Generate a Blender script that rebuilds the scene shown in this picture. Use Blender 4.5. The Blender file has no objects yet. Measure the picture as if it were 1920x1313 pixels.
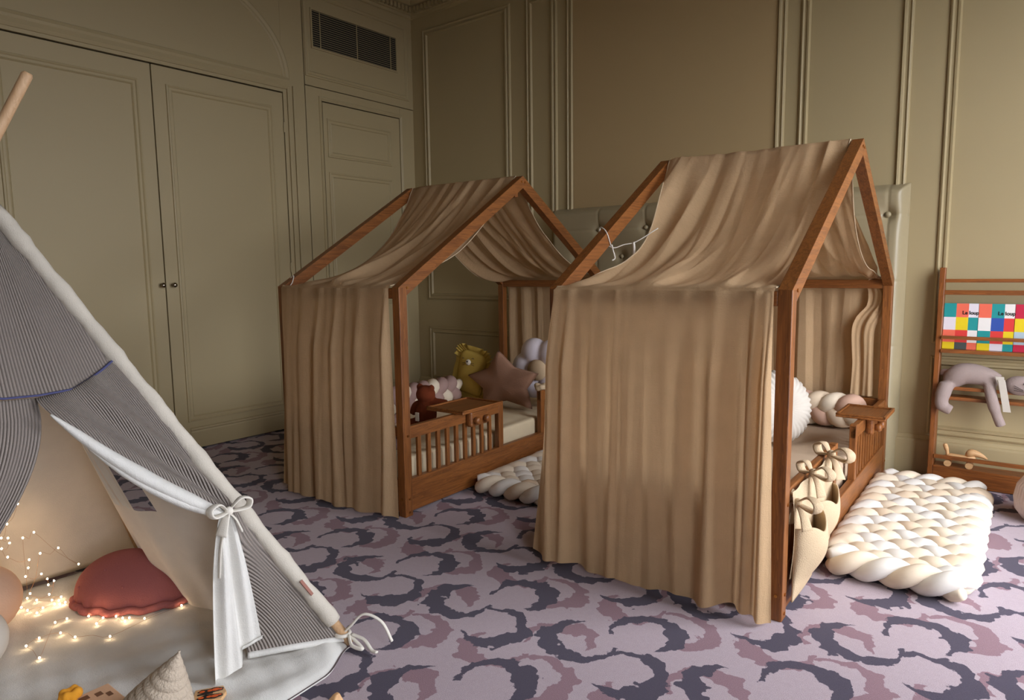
import bpy, math, random
from mathutils import Vector, Matrix
import numpy as np

random.seed(7)
sc = bpy.context.scene
COL = sc.collection

# ------------------------------------------------------------------ camera
def set_camera():
    F_PX, YAW, PITCH, ROLL = 1283.75, -0.659221, 0.1164035, -0.0127693
    cy, sy, cp, sp = math.cos(YAW), math.sin(YAW), math.cos(PITCH), math.sin(PITCH)
    f = Vector((sy*cp, cy*cp, -sp)); r = Vector((cy, -sy, 0)); u = r.cross(f)
    cr, sr = math.cos(ROLL), math.sin(ROLL)
    r2 = cr*r + sr*u; u2 = -sr*r + cr*u
    cam = bpy.data.cameras.new('camera'); ob = bpy.data.objects.new('camera', cam); COL.objects.link(ob)
    M = Matrix((r2, u2, -f)).transposed().to_4x4(); M.translation = (4.38894, -4.31844, 1.16)
    ob.matrix_world = M
    cam.sensor_fit = 'HORIZONTAL'; cam.sensor_width = 36; cam.lens = 36*F_PX/1920; cam.clip_start = .02
    sc.camera = ob
set_camera()

# ------------------------------------------------------------------ light and exposure
W = bpy.data.worlds.new('overcast_sky'); sc.world = W; W.use_nodes = True
_bg = W.node_tree.nodes['Background']
_bg.inputs[0].default_value = (0.95, 0.98, 1.06, 1); _bg.inputs[1].default_value = 17.0
sc.view_settings.view_transform = 'Standard'; sc.view_settings.look = 'None'
sc.view_settings.gamma = 1; sc.view_settings.use_curve_mapping = False
sc.view_settings.exposure = -0.42
sc.cycles.diffuse_bounces = 4; sc.cycles.max_bounces = 8; sc.cycles.adaptive_threshold = .03; sc.cycles.sample_clamp_indirect = 6
XR, YF, ZC = 5.3, -6.2, 3.42            # right wall, front wall (behind the camera), ceiling
WINDOWS = [(-2.40, -.65, .15, 2.75), (-4.60, -3.72, .15, 2.75)]   # y0, y1, z0, z1 on the right wall
for (y0, y1, z0, z1) in WINDOWS:        # portals only guide the sky light through the openings
    l = bpy.data.lights.new('window_portal', 'AREA'); l.shape = 'RECTANGLE'; l.size = z1-z0; l.size_y = y1-y0
    l.cycles.is_portal = True
    o = bpy.data.objects.new('window_portal', l); COL.objects.link(o)
    o.location = (XR+.02, (y0+y1)/2, (z0+z1)/2); o.rotation_euler = (0, math.pi/2, 0)

# ------------------------------------------------------------------ helpers
def lin(c):
    c = c/255.; return c/12.92 if c <= .04045 else ((c+.055)/1.055)**2.4
def S(r, g, b): return (lin(r), lin(g), lin(b), 1)

class NT:
    def __init__(s, name):
        s.m = bpy.data.materials.new(name); s.m.use_nodes = True; s.t = s.m.node_tree
        s.b = s.t.nodes['Principled BSDF']; s.out = s.t.nodes['Material Output']
    def n(s, typ, **kw):
        nd = s.t.nodes.new(typ)
        for k, v in kw.items(): setattr(nd, k, v)
        return nd
    def l(s, a, b): s.t.links.new(a, b)
    def math(s, op, a, b=None, c=None, clamp=False):
        nd = s.n('ShaderNodeMath', operation=op); nd.use_clamp = clamp
        for i, x in enumerate((a, b, c)):
            if x is None: continue
            if isinstance(x, (int, float)): nd.inputs[i].default_value = x
            else: s.l(x, nd.inputs[i])
        return nd.outputs[0]
    def mix(s, f, a, b, mode='MIX'):
        nd = s.n('ShaderNodeMix', data_type='RGBA', blend_type=mode)
        for i, x in ((0, f), (6, a), (7, b)):
            if isinstance(x, (int, float, tuple)): nd.inputs[i].default_value = x
            else: s.l(x, nd.inputs[i])
        return nd.outputs[2]
    def ramp(s, f, stops, interp='LINEAR'):
        nd = s.n('ShaderNodeValToRGB'); cr = nd.color_ramp; cr.interpolation = interp
        while len(cr.elements) < len(stops): cr.elements.new(.5)
        for e, (p, c) in zip(cr.elements, stops):
            e.position = p; e.color = c if isinstance(c, tuple) else (c, c, c, 1)
        s.l(f, nd.inputs[0]); return nd.outputs[0]
    def coord(s, kind='Object', scale=(1, 1, 1)):
        tc = s.n('ShaderNodeTexCoord'); mp = s.n('ShaderNodeMapping'); mp.inputs['Scale'].default_value = scale
        s.l(tc.outputs[kind], mp.inputs[0]); return mp.outputs[0]
    def noise(s, vec, scale, detail=3, rough=.5):
        nd = s.n('ShaderNodeTexNoise'); nd.inputs['Scale'].default_value = scale
        nd.inputs['Detail'].default_value = detail; nd.inputs['Roughness'].default_value = rough
        if vec is not None: s.l(vec, nd.inputs['Vector'])
        return nd.outputs['Fac']
    def bump(s, h, strength=.3, dist=.01):
        nd = s.n('ShaderNodeBump'); nd.inputs['Strength'].default_value = strength; nd.inputs['Distance'].default_value = dist
        s.l(h, nd.inputs['Height']); s.l(nd.outputs[0], s.b.inputs['Normal']); return nd.outputs[0]
    def base(s, c):
        if isinstance(c, tuple): s.b.inputs['Base Color'].default_value = c
        else: s.l(c, s.b.inputs['Base Color'])
    def rough(s, r): s.b.inputs['Roughness'].default_value = r

MATS = {}
def plain(name, col, rough=.6, metal=0, nz=.06, scale=30, bump=0, bscale=200):
    t = NT(name); v = t.coord()
    dark = tuple(x*(1-nz*2.2) for x in col[:3])+(1,)
    t.base(t.mix(t.noise(v, scale), dark, col)); t.rough(rough); t.b.inputs['Metallic'].default_value = metal
    if bump: t.bump(t.noise(v, bscale, 4), bump, .004)
    MATS[name] = t.m; return t.m

def cloth(name, col, transl=.35, weave=260, bstr=.5, crinkle=0, rib=None, nz=.07):
    """woven cloth that lets some light through; optional crinkle (muslin) or ribs along the UV v axis"""
    t = NT(name); v = t.coord()
    n1 = t.noise(v, 14, 4); dark = tuple(x*(1-nz*2.4) for x in col[:3])+(1,)
    colr = t.mix(n1, dark, col)
    h = t.noise(v, weave, 3)
    if crinkle:
        v2 = t.coord(scale=(1, 1, .22)); h2 = t.noise(v2, crinkle, 4, .6); h = t.math('MULTIPLY_ADD', h2, 2.2, h)
        v3 = t.coord(scale=(.6, .6, 2.2)); h = t.math('MULTIPLY_ADD', t.noise(v3, crinkle*1.6, 2), .8, h)
    if rib:
        uv = t.n('ShaderNodeUVMap'); sx = t.n('ShaderNodeSeparateXYZ'); t.l(uv.outputs[0], sx.inputs[0])
        w = t.math('SINE', t.math('MULTIPLY', sx.outputs[0], 2*math.pi/rib))
        w = t.math('MULTIPLY_ADD', w, .5, .5)
        colr = t.mix(t.math('POWER', w, .6), tuple(x*.55 for x in col[:3])+(1,), colr)
        h = t.math('MULTIPLY_ADD', w, 2.5, h)
    t.base(colr); t.rough(.9); t.b.inputs['Specular IOR Level'].default_value = .15
    nrm = t.bump(h, bstr, .006)
    if transl:
        tr = t.n('ShaderNodeBsdfTranslucent'); t.l(colr, tr.inputs[0]); t.l(nrm, tr.inputs['Normal'])
        mx = t.n('ShaderNodeMixShader'); mx.inputs[0].default_value = transl
        t.l(t.b.outputs[0], mx.inputs[1]); t.l(tr.outputs[0], mx.inputs[2]); t.l(mx.outputs[0], t.out.inputs[0])
    MATS[name] = t.m; return t.m

def wood(name, axis, c1=S(148, 91, 43), c2=S(92, 51, 21), rough=.42, sc_=1.0):
    t = NT(name); s = [26*sc_]*3; s[axis] = 1.6*sc_
    v = t.coord(scale=tuple(s)); n = t.noise(v, 1.0, 5, .6)
    w = t.math('FRACT', t.math('MULTIPLY', n, 7)); g = t.math('MULTIPLY_ADD', n, .6, t.math('MULTIPLY', w, .4))
    fine = t.noise(t.coord(scale=tuple(x*6 for x in s)), 1, 2)
    f = t.math('MULTIPLY_ADD', fine, .35, t.math('MULTIPLY', g, .75))
    t.base(t.ramp(f, [(.25, c2), (.75, c1)])); t.rough(rough); t.bump(f, .12, .003)
    MATS[name] = t.m; return t.m

def emis(name, col, st):
    t = NT(name); t.base(col); t.b.inputs['Emission Color'].default_value = col; t.b.inputs['Emission Strength'].default_value = st
    MATS[name] = t.m; return t.m

# ---- mesh builder: everything is written in world metres, then moved so that its origin is at its base
class MB:
    def __init__(s): s.v = []; s.f = []; s.uv = None; s.mi = []
    def add(s, vs, fs, mi=0):
        o = len(s.v); s.v += [tuple(x) for x in vs]; s.f += [tuple(i+o for i in f) for f in fs]; s.mi += [mi]*len(fs); return s
    def box(s, a, b, mi=0):
        (x0, y0, z0), (x1, y1, z1) = a, b
        return s.hexa([(x0,y0,z0),(x1,y0,z0),(x1,y1,z0),(x0,y1,z0),(x0,y0,z1),(x1,y0,z1),(x1,y1,z1),(x0,y1,z1)], mi)
    def hexa(s, p, mi=0):
        return s.add(p, [(0,3,2,1),(4,5,6,7),(0,1,5,4),(1,2,6,5),(2,3,7,6),(3,0,4,7)], mi)
    def beam(s, p0, p1, w, h, up=(0,0,1), ext=0):
        p0, p1 = Vector(p0), Vector(p1); d = (p1-p0).normalized(); up = Vector(up)
        sd = d.cross(up).normalized(); u = sd.cross(d); p0 = p0-d*ext; p1 = p1+d*ext
        q = []
        for p in (p0, p1): q += [p-sd*w/2-u*h/2, p+sd*w/2-u*h/2, p+sd*w/2+u*h/2, p-sd*w/2+u*h/2]
        return s.add(q, [(0,3,2,1),(4,5,6,7),(0,1,5,4),(1,2,6,5),(2,3,7,6),(3,0,4,7)])
    def tube(s, pts, r, sides=8, closed=False, flat=1.0):
        pts = [Vector(p) for p in pts]; n = len(pts)
        rr = r if hasattr(r, '__len__') else [r]*n
        ref = Vector((0, 0, 1)); vs = []; prev = None
        for i, p in enumerate(pts):
            a = pts[(i-1) % n] if (closed or i > 0) else p; b = pts[(i+1) % n] if (closed or i < n-1) else p
            d = (b-a); d = d.normalized() if d.length > 1e-9 else Vector((1, 0, 0))
            if prev is None:
                x = d.cross(ref); x = x.normalized() if x.length > .1 else d.cross(Vector((1, 0, 0))).normalized()
            else:
                x = prev-d*prev.dot(d); x = x.normalized() if x.length > 1e-6 else d.orthogonal().normalized()
            prev = x; y = d.cross(x)
            for k in range(sides):
                t = 2*math.pi*k/sides; vs.append(p+(x*math.cos(t)+y*math.sin(t)*flat)*rr[i])
        fs = []
        for i in range(n if closed else n-1):
            j = (i+1) % n
            for k in range(sides): fs.append((i*sides+k, i*sides+(k+1) % sides, j*sides+(k+1) % sides, j*sides+k))
        if not closed: fs += [tuple(range(sides))[::-1], tuple((n-1)*sides+k for k in range(sides))]
        return s.add(vs, fs)
    def grid(s, fn, nu, nv, uvfn=None, skip=None, mi=0):
        """fn(a,b) for a,b in 0..1"""
        o = len(s.v); vs = []; uv = []
        for i in range(nu+1):
            for j in range(nv+1):
                a, b = i/nu, j/nv; vs.append(tuple(fn(a, b)))
                if uvfn: uv.append(uvfn(a, b))
        fs = []
        for i in range(nu):
            for j in range(nv):
                if skip and skip((i+.5)/nu, (j+.5)/nv): continue
                fs.append((i*(nv+1)+j, (i+1)*(nv+1)+j, (i+1)*(nv+1)+j+1, i*(nv+1)+j+1))
        if uvfn: s.uv = (s.uv or [(0, 0)]*o) + uv
        return s.add(vs, fs, mi)
    def ell(s, c, r, rot=None, nu=20, nv=12):
        c = Vector(c); R = rot or Matrix.Identity(3); vs = []; fs = []
        for j in range(nv+1):
            th = math.pi*j/nv
            for i in range(nu):
                ph = 2*math.pi*i/nu
                p = Vector((r[0]*math.sin(th)*math.cos(ph), r[1]*math.sin(th)*math.sin(ph), r[2]*math.cos(th)))
                vs.append(c+R@p)
        for j in range(nv):
            for i in range(nu): fs.append((j*nu+i, (j+1)*nu+i, (j+1)*nu+(i+1) % nu, j*nu+(i+1) % nu))
        return s.add(vs, fs)
    def lathe(s, c, prof, n=32, rot=None, rib=0, ribn=0):
        c = Vector(c); R = rot or Matrix.Identity(3); vs = []; fs = []
        for (r, z) in prof:
            for i in range(n):
                t = 2*math.pi*i/n; q = r*(1+rib*math.cos(ribn*t)); vs.append(c+R@Vector((q*math.cos(t), q*math.sin(t), z)))
        m = len(prof)
        for j in range(m-1):
            for i in range(n): fs.append((j*n+i, j*n+(i+1) % n, (j+1)*n+(i+1) % n, (j+1)*n+i))
        fs += [tuple(range(n))[::-1], tuple((m-1)*n+i for i in range(n))]
        return s.add(vs, fs)

def mkobj(name, mb, mats, origin, parent=None, smooth=False, bevel=0, sub=0, remesh=0, solid=0):
    me = bpy.data.meshes.new(name); o0 = Vector(origin)
    me.from_pydata([Vector(p)-o0 for p in mb.v], [], mb.f)
    if not isinstance(mats, (list, tuple)): mats = [mats]
    for m in mats: me.materials.append(MATS[m] if isinstance(m, str) else m)
    if len(mats) > 1: me.polygons.foreach_set('material_index', mb.mi)
    if mb.uv:
        ul = me.uv_layers.new(name='UVMap')
        for lp in me.loops: ul.data[lp.index].uv = mb.uv[lp.vertex_index]
    if smooth: me.polygons.foreach_set('use_smooth', [True]*len(me.polygons))
    me.update()
    ob = bpy.data.objects.new(name, me); COL.objects.link(ob)
    if parent is not None: ob.parent = parent
    else: ob.location = o0
    if remesh:
        md = ob.modifiers.new('remesh', 'REMESH'); md.mode = 'VOXEL'; md.voxel_size = remesh; md.use_smooth_shade = True
        ms = ob.modifiers.new('smooth', 'SMOOTH'); ms.iterations = 6; ms.factor = .6
    if bevel:
        md = ob.modifiers.new('bevel', 'BEVEL'); md.width = bevel; md.segments = 2; md.limit_method = 'ANGLE'
    if sub:
        md = ob.modifiers.new('sub', 'SUBSURF'); md.levels = sub; md.render_levels = sub
    if solid:
        md = ob.modifiers.new('solid', 'SOLIDIFY'); md.thickness = solid; md.offset = 0
    return ob

def base_of(mbs):
    P = np.array([p for mb in mbs for p in mb.v]); lo, hi = P.min(0), P.max(0)
    return ((lo[0]+hi[0])/2, (lo[1]+hi[1])/2, lo[2])

def tag(o, label=None, cat=None, group=None, kind=None):
    if label: o['label'] = label
    if cat: o['category'] = cat
    if group: o['group'] = group
    if kind: o['kind'] = kind
    return o

class Thing:
    """collects parts in world coordinates; build() makes an Empty at the base with the parts as children"""
    def __init__(s, name, label, cat, group=None): s.a = (name, label, cat, group); s.parts = []
    def part(s, name, mb, mats, under=None, label=None, **kw):
        s.parts.append([name, mb, mats, under, label, kw]); return len(s.parts)-1
    def build(s, origin=None):
        name, label, cat, group = s.a
        o = Vector(origin or base_of([p[1] for p in s.parts]))
        e = bpy.data.objects.new(name, None); COL.objects.link(e); e.location = o; e.empty_display_size = .1
        tag(e, label, cat, group); obs = []
        for (n, mb, mats, under, lab, kw) in s.parts:
            ob = mkobj(n, mb, mats, o, parent=(obs[under] if under is not None else e), **kw)
            if lab: ob['label'] = lab
            obs.append(ob)
        s.obs = obs; return e

def single(name, mb, mats, label, cat, group=None, kind=None, **kw):
    o = mkobj(name, mb, mats, base_of([mb]), **kw); return tag(o, label, cat, group, kind)
def struct(name, mb, mats, parent=None, **kw):
    o = mkobj(name, mb, mats, (0, 0, 0), parent=parent, **kw)
    if parent is None: o['kind'] = 'structure'
    return o

def catmull(pts, n):
    pts = [Vector(p) for p in pts]; out = []
    P = [pts[0]*2-pts[1]]+pts+[pts[-1]*2-pts[-2]]
    for i in range(1, len(P)-2):
        for k in range(n):
            t = k/n; a, b, c, d = P[i-1], P[i], P[i+1], P[i+2]
            out.append(.5*((2*b)+(c-a)*t+(2*a-5*b+4*c-d)*t*t+(3*b-a-3*c+d)*t**3))
    out.append(pts[-1]); return out
def sstep(a, b, x):
    t = min(1, max(0, (x-a)/(b-a))); return t*t*(3-2*t)
def lerp(a, b, t): return a+(b-a)*t
def interp(x, xs, ys): return float(np.interp(x, xs, ys))

# ------------------------------------------------------------------ materials
plain('wall_paint', S(176, 159, 120), .55, nz=.02, scale=3)
plain('wall_panel_warm', S(178, 154, 112), .6, nz=.02, scale=3)
plain('ceiling_paint', S(128, 112, 84), .7, nz=.02)
plain('dark_gap', S(26, 22, 18), .9)
plain('vent_dark', S(30, 28, 25), .8)
plain('nickel', S(150, 140, 125), .25, 1)
plain('brass', S(200, 150, 90), .3, 1)
wood('wood_x', 0); wood('wood_y', 1); wood('wood_z', 2)
wood('shelf_x', 0, S(150, 88, 38), S(98, 54, 22)); wood('shelf_z', 2, S(150, 88, 38), S(98, 54, 22))
wood('pale_wood', 0, S(222, 180, 130), S(196, 148, 98), .55)
wood('pole_wood', 2, S(214, 178, 138), S(190, 150, 110), .55)
cloth('muslin', S(222, 188, 146), .42, 300, .25, crinkle=60)
cloth('canvas', S(240, 228, 212), .35, 300, .25)
cloth('canvas_white', S(236, 234, 228), .12, 300, .3, crinkle=25)
cloth('grey_rib', S(172, 161, 153), .06, 300, .7, rib=.0115)
cloth('canvas_sleeve', S(214, 206, 192), .05, 300, .3, crinkle=25)
cloth('blue_tape', S(84, 86, 124), 0, 300, .3)
cloth('grey_fabric', S(142, 128, 130), 0, 300, .3)
cloth('cord_white', S(232, 226, 214), 0, 400, .2)
cloth('sheet_cream', S(222, 204, 170), 0, 300, .25, crinkle=12)
cloth('sheet_taupe', S(196, 172, 146), 0, 300, .25, crinkle=12)
cloth('braid_white', S(236, 231, 222), 0, 500, .12)
cloth('braid_cream', S(234, 218, 194), 0, 500, .12)
cloth('braid_beige', S(230, 208, 180), 0, 500, .12)
cloth('braid_mauve', S(172, 142, 134), 0, 500, .15)
cloth('braid_pink', S(206, 168, 146), 0, 500, .15)
cloth('star_brown', S(158, 120, 98), 0, 200, .5)
cloth('daisy_white', S(236, 228, 236), 0, 300, .2)
cloth('daisy_center', S(206, 180, 146), 0, 300, .3)
cloth('mustard', S(200, 170, 84), 0, 300, .4)
cloth('plush_brown', S(124, 58, 32), 0, 420, 1.0)
cloth('plush_cat', S(170, 152, 146), 0, 420, .5)
cloth('red_clay', S(160, 96, 94), .05, 200, .4)
cloth('peach', S(240, 200, 172), .1, 200, .2)
cloth('linen', S(212, 188, 154), .12, 260, .4)
cloth('corduroy', S(204, 188, 168), 0, 160, .9)
cloth('pleat_white', S(206, 198, 186), 0, 300, .2)
cloth('pouf_pink', S(222, 202, 190), 0, 260, .3)
plain('leather', S(166, 152, 120), .38, nz=.03, bump=.08, bscale=260)
plain('black_thread', S(36, 30, 28), .8)
plain('white_muzzle', S(236, 228, 212), .8)
plain('tag_leather', S(150, 96, 80), .6)
plain('wire_copper', S(190, 140, 96), .35, .8)
plain('cable_white', S(226, 226, 224), .4)
plain('cable_black', S(22, 22, 24), .4)
plain('orange_wool', S(238, 164, 44), .9)
plain('butterfly_orange', S(226, 96, 30), .6)
plain('butterfly_black', S(30, 22, 18), .6)
plain('puzzle_base', S(226, 182, 146), .6)
plain('dark_hole', S(120, 82, 56), .8)
plain('unseen_ground_grey', S(92, 92, 90), .9)
for k, c in dict(teal=(38, 150, 150), coral=(238, 112, 88), pale=(226, 220, 228), yellow=(232, 206, 36), red=(222, 66, 62), blue=(52, 84, 168),
                 crimson=(196, 40, 70), ice=(176, 196, 206), slate=(78, 84, 82), white=(236, 232, 228), ink=(24, 22, 24)).items():
    plain('print_'+k, S(*c), .4, nz=.01)
emis('bulb_glow', (1.0, .72, .42, 1), 40)

def carpet():
    t = NT('carpet')
    tc = t.n('ShaderNodeTexCoord'); P = tc.outputs['Object']
    nz = t.n('ShaderNodeTexNoise'); nz.inputs['Scale'].default_value = 14; nz.inputs['Detail'].default_value = 2; t.l(P, nz.inputs['Vector'])
    nf = t.n('ShaderNodeTexNoise'); nf.inputs['Scale'].default_value = 130; nf.inputs['Detail'].default_value = 1; t.l(P, nf.inputs['Vector'])
    sx = t.n('ShaderNodeSeparateXYZ'); t.l(P, sx.inputs[0])
    c1 = t.n('ShaderNodeSeparateColor'); t.l(nz.outputs['Color'], c1.inputs[0]); c2 = t.n('ShaderNodeSeparateColor'); t.l(nf.outputs['Color'], c2.inputs[0])
    def dist(base, a, b):
        v = t.math('MULTIPLY_ADD', t.math('SUBTRACT', a, .5), .062, base); return t.math('MULTIPLY_ADD', t.math('SUBTRACT', b, .5), .010, v)
    X = dist(sx.outputs[0], c1.outputs[0], c2.outputs[0]); Y = dist(sx.outputs[1], c1.outputs[1], c2.outputs[1])
    # lattice a=(.474,.018) b=(.228,.484)
    ax, ay, bx, by = .474, .018, .228, .484; det = ax*by-ay*bx
    lump = t.ramp(t.noise(P, 24, 1), [(.3, .62), (.7, 1.45)])
    def arm(cx, cy, R, a0, span, wmax, off=0):
        dx = t.math('SUBTRACT', X, cx); dy = t.math('SUBTRACT', Y, cy)
        i = t.math('MULTIPLY_ADD', dx, by/det, t.math('MULTIPLY', dy, -bx/det))
        j = t.math('MULTIPLY_ADD', dx, -ay/det, t.math('MULTIPLY', dy, ax/det))
        i = t.math('SUBTRACT', i, t.math('ROUND', i)); j = t.math('SUBTRACT', j, t.math('ROUND', j))
        x = t.math('MULTIPLY_ADD', i, ax, t.math('MULTIPLY', j, bx)); y = t.math('MULTIPLY_ADD', i, ay, t.math('MULTIPLY', j, by))
        r = t.math('SQRT', t.math('ADD', t.math('MULTIPLY', x, x), t.math('MULTIPLY', y, y)))
        th = t.math('ARCTAN2', y, x)
        q = t.math('SUBTRACT', math.radians(a0), th)                 # clockwise angle from the start of the arm
        q = t.math('FLOORED_MODULO', q, 2*math.pi) if False else t.math('SUBTRACT', q, t.math('MULTIPLY', t.math('FLOOR', t.math('DIVIDE', q, 2*math.pi)), 2*math.pi))
        u = t.math('DIVIDE', q, math.radians(span)*1.25)
        w = t.ramp(u, [(0, .26), (.08, .24), (.2, .55), (.32, .6), (.44, .9), (.56, 1.), (.64, .66), (.72, .36), (.80, 0.0)])
        w = t.math('MULTIPLY', t.math('MULTIPLY', w, lump), wmax)
        d = t.math('SUBTRACT', w, t.math('ABSOLUTE', t.math('SUBTRACT', r, R)))
        d = t.math('MINIMUM', d, t.math('SUBTRACT', w, .002))
        return t.math('MULTIPLY_ADD', d, 420, .5, clamp=True)
    def tri(jx, jy, arms):
        m = None
        for (cx, cy, R, a0, span, wm) in arms:
            a = arm(jx+cx, jy+cy, R, a0, span, wm); m = a if m is None else t.math('MAXIMUM', m, a)
        return m
    dark = tri(2.931, -2.558, [(.045, .098, .102, 212, 262, .034), (-.100, -.040, .108, 12, 262, .036), (.092, -.118, .104, 138, 262, .036)])
    pink = tri(2.931+.285, -2.558-.172, [(.085, -.105, .098, 138, 230, .036), (-.10, -.035, .098, 12, 215, .038), (.035, .095, .10, 215, 215, .034)])
    sp = t.noise(P, 420, 2, .7); spk = t.ramp(sp, [(.3, .72), (.7, 1.12)])
    ground = t.mix(t.noise(P, 60, 2), S(184, 166, 174), S(196, 180, 188))
    col = t.mix(pink, ground, S(152, 120, 130)); col = t.mix(dark, col, S(76, 68, 86))
    t.base(t.mix(1.0, col, spk, 'MULTIPLY')); t.rough(.95); t.b.inputs['Specular IOR Level'].default_value = .1
    t.b.inputs['Sheen Weight'].default_value = .15
    h = t.math('MULTIPLY_ADD', t.noise(P, 900, 1), .6, sp); t.bump(h, .5, .004)
    MATS['carpet'] = t.m
carpet()

def glass():
    t = NT('window_glass'); g = t.n('ShaderNodeBsdfGlossy'); g.inputs['Roughness'].default_value = .02
    tr = t.n('ShaderNodeBsdfTransparent'); mx = t.n('ShaderNodeMixShader'); mx.inputs[0].default_value = .06
    t.l(tr.outputs[0], mx.inputs[1]); t.l(g.outputs[0], mx.inputs[2]); t.l(mx.outputs[0], t.out.inputs[0]); MATS['window_glass'] = t.m
glass()

# ================================================================== THE ROOM
struct('floor', MB().box((-.13, YF, -.05), (XR, 0, 0)), 'carpet')
struct('ceiling', MB().box((-.1, YF, ZC), (XR, .1, ZC+.1)), 'ceiling_paint')
wall_back = struct('wall_back', MB().box((-.1, 0, 0), (XR, .1, ZC)), 'wall_paint')
struct('wall_front', MB().box((-.1, YF-.1, 0), (XR, YF, ZC)), 'wall_paint')
wall_left = struct('wall_left', MB().box((-.13, YF, 0), (-.035, 0, ZC)), 'dark_gap')
m = MB(); ys = sorted([YF]+[y for w in WINDOWS for y in w[:2]]+[0])
m.box((XR, YF, 0), (XR+.25, ys[1], ZC)); m.box((XR, ys[2], 0), (XR+.25, ys[3], ZC)); m.box((XR, ys[4], 0), (XR+.25, 0, ZC))
for (y0, y1, z0, z1) in WINDOWS: m.box((XR, y0, 0), (XR+.25, y1, z0)); m.box((XR, y0, z1), (XR+.25, y1, ZC))
struct('wall_right', m, 'wall_paint')
for k, (y0, y1, z0, z1) in enumerate(WINDOWS):
    f = MB()
    for (a, b) in ((y0, y0+.06), (y1-.06, y1), ((y0+y1)/2-.04, (y0+y1)/2+.04)): f.box((XR+.08, a, z0), (XR+.14, b, z1))
    for (a, b) in ((z0, z0+.08), (z1-.06, z1), (z0+1.35, z0+1.39)): f.box((XR+.085, y0+.06, a), (XR+.135, y1-.06, b))
    wf = struct('window_%d' % (k+1), f, 'wall_paint')
    for (a, b) in ((y0+.06, (y0+y1)/2-.04), ((y0+y1)/2+.04, y1-.06)):
        for (c, d) in ((z0+.08, z0+1.35), (z0+1.39, z1-.06)): mkobj('pane', MB().box((XR+.107, a, c), (XR+.113, b, d)), 'window_glass', (0, 0, 0), parent=wf)
struct('unseen_ground', MB().box((XR+.6, -30, -4.1), (60, 30, -4)), 'unseen_ground_grey')  # unseen dark ground, added to cut sky light rising through the windows

# moulding frames: rectangle on a wall, profile = (inset, height)
PROF = [(0, 0), (.004, .011), (.012, .015), (.02, .007), (.03, .007), (.036, .014), (.046, .016), (.054, .0)]
PROF_S = [(0, 0), (.003, .008), (.012, .010), (.018, .004), (.03, .004), (.036, .007), (.042, 0)]
def frame(mp, r, prof=PROF):
    a0, a1, b0, b1 = r; m = MB(); vs = []
    for (i, h) in prof: vs += [mp(a0+i, b0+i, h), mp(a1-i, b0+i, h), mp(a1-i, b1-i, h), mp(a0+i, b1-i, h)]
    fs = [(4*k+j, 4*k+(j+1) % 4, 4*k+4+(j+1) % 4, 4*k+4+j) for k in range(len(prof)-1) for j in range(4)]
    return m.add(vs, fs)
back = lambda a, b, h: (a, -h, b)
def left(x): return lambda a, b, h: (x+h, a, b)
for r in [(.136, 1.066, .915, 3.165), (.136, 1.066, .20, .675), (1.215, 1.495, .915, 3.165), (1.215, 1.495, .20, .675),
          (1.575, 3.112, .915, 3.165), (1.575, 3.112, .20, .675), (3.19, 3.765, .915, 3.165), (3.19, 3.765, .20, .675),
          (3.925, 5.15, .735, 3.165), (3.925, 5.15, .235, .672)]:
    mkobj('panel_moulding', frame(back, r), 'wall_paint', (0, 0, 0), parent=wall_back)
mkobj('panel_fabric', MB().box((1.63, -.003, .97), (3.058, 0, 3.11)), 'wall_panel_warm', (0, 0, 0), parent=wall_back)
def run(profile, p0, p1, nrm):
    """sweep a (height-out, z) profile along a wall"""
    m = MB(); vs = []
    for p in (p0, p1):
        for (h, z) in profile: vs.append((p[0]+nrm[0]*h, p[1]+nrm[1]*h, z))
    n = len(profile); return m.add(vs, [(k, k+1, n+k+1, n+k) for k in range(n-1)])
BASEP = [(0, .225), (.006, .222), (.012, .205), (.02, .2), (.022, .19), (.022, 0)]
struct('baseboard_back', run(BASEP, (0, 0), (XR, 0), (0, -1)), 'wall_paint')
CORN = [(0, 3.275), (.012, 3.28), (.015, 3.30), (.03, 3.305), (.035, 3.355), (.07, 3.36), (.10, 3.385), (.13, 3.40), (.14, ZC)]
for nm, p0, p1, nr in (('trim_1', (0, 0), (XR, 0), (0, -1)), ('trim_2', (0, YF), (0, 0), (1, 0))):
    c = struct(nm, run(CORN, p0, p1, nr), 'wall_paint')
    for k in range(34):
        d = .05+k*.042
        b = MB().box((d, -.062, 3.312), (d+.024, -.03, 3.352)) if nm == 'trim_1' else MB().box((.03, -d-.024, 3.312), (.062, -d, 3.352))
        mkobj('dentil', b, 'wall_paint', (0, 0, 0), parent=c)

# left wall: casing boards, wardrobe leaves, side door, lunette, vent
def board(y0, y1, z0, z1, x=0.0): return mkobj('casing_board', MB().box((-.035, y0, z0), (x, y1, z1)), 'wall_paint', (0, 0, 0), parent=wall_left, bevel=.002)
board(YF, -3.136, 0, ZC); board(-3.136, -1.2905, 2.447, ZC); board(-1.2905, -1.106, 0, ZC); board(-1.098, 0, 2.538, ZC)
board(-1.098, -.955, 0, 2.533, -.002); board(-.955, -.16, 2.446, 2.533, -.002); board(-.16, 0, 0, 2.533, -.002)
mkobj('door_architrave', run([(0, 2.555), (.012, 2.55), (.018, 2.53), (.012, 2.515), (.016, 2.49), (.006, 2.47), (0, 2.468)], (0, -3.190), (0, -1.245), (1, 0)), 'wall_paint', (0, 0, 0), parent=wall_left)
m = MB()
for y0 in (-1.262, -1.215, -3.19, -3.237): m.box((0, y0, 0), (.014, y0+.018, 2.50))
mkobj('door_architrave', m, 'wall_paint', (0, 0, 0), parent=wall_left, bevel=.003)
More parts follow.
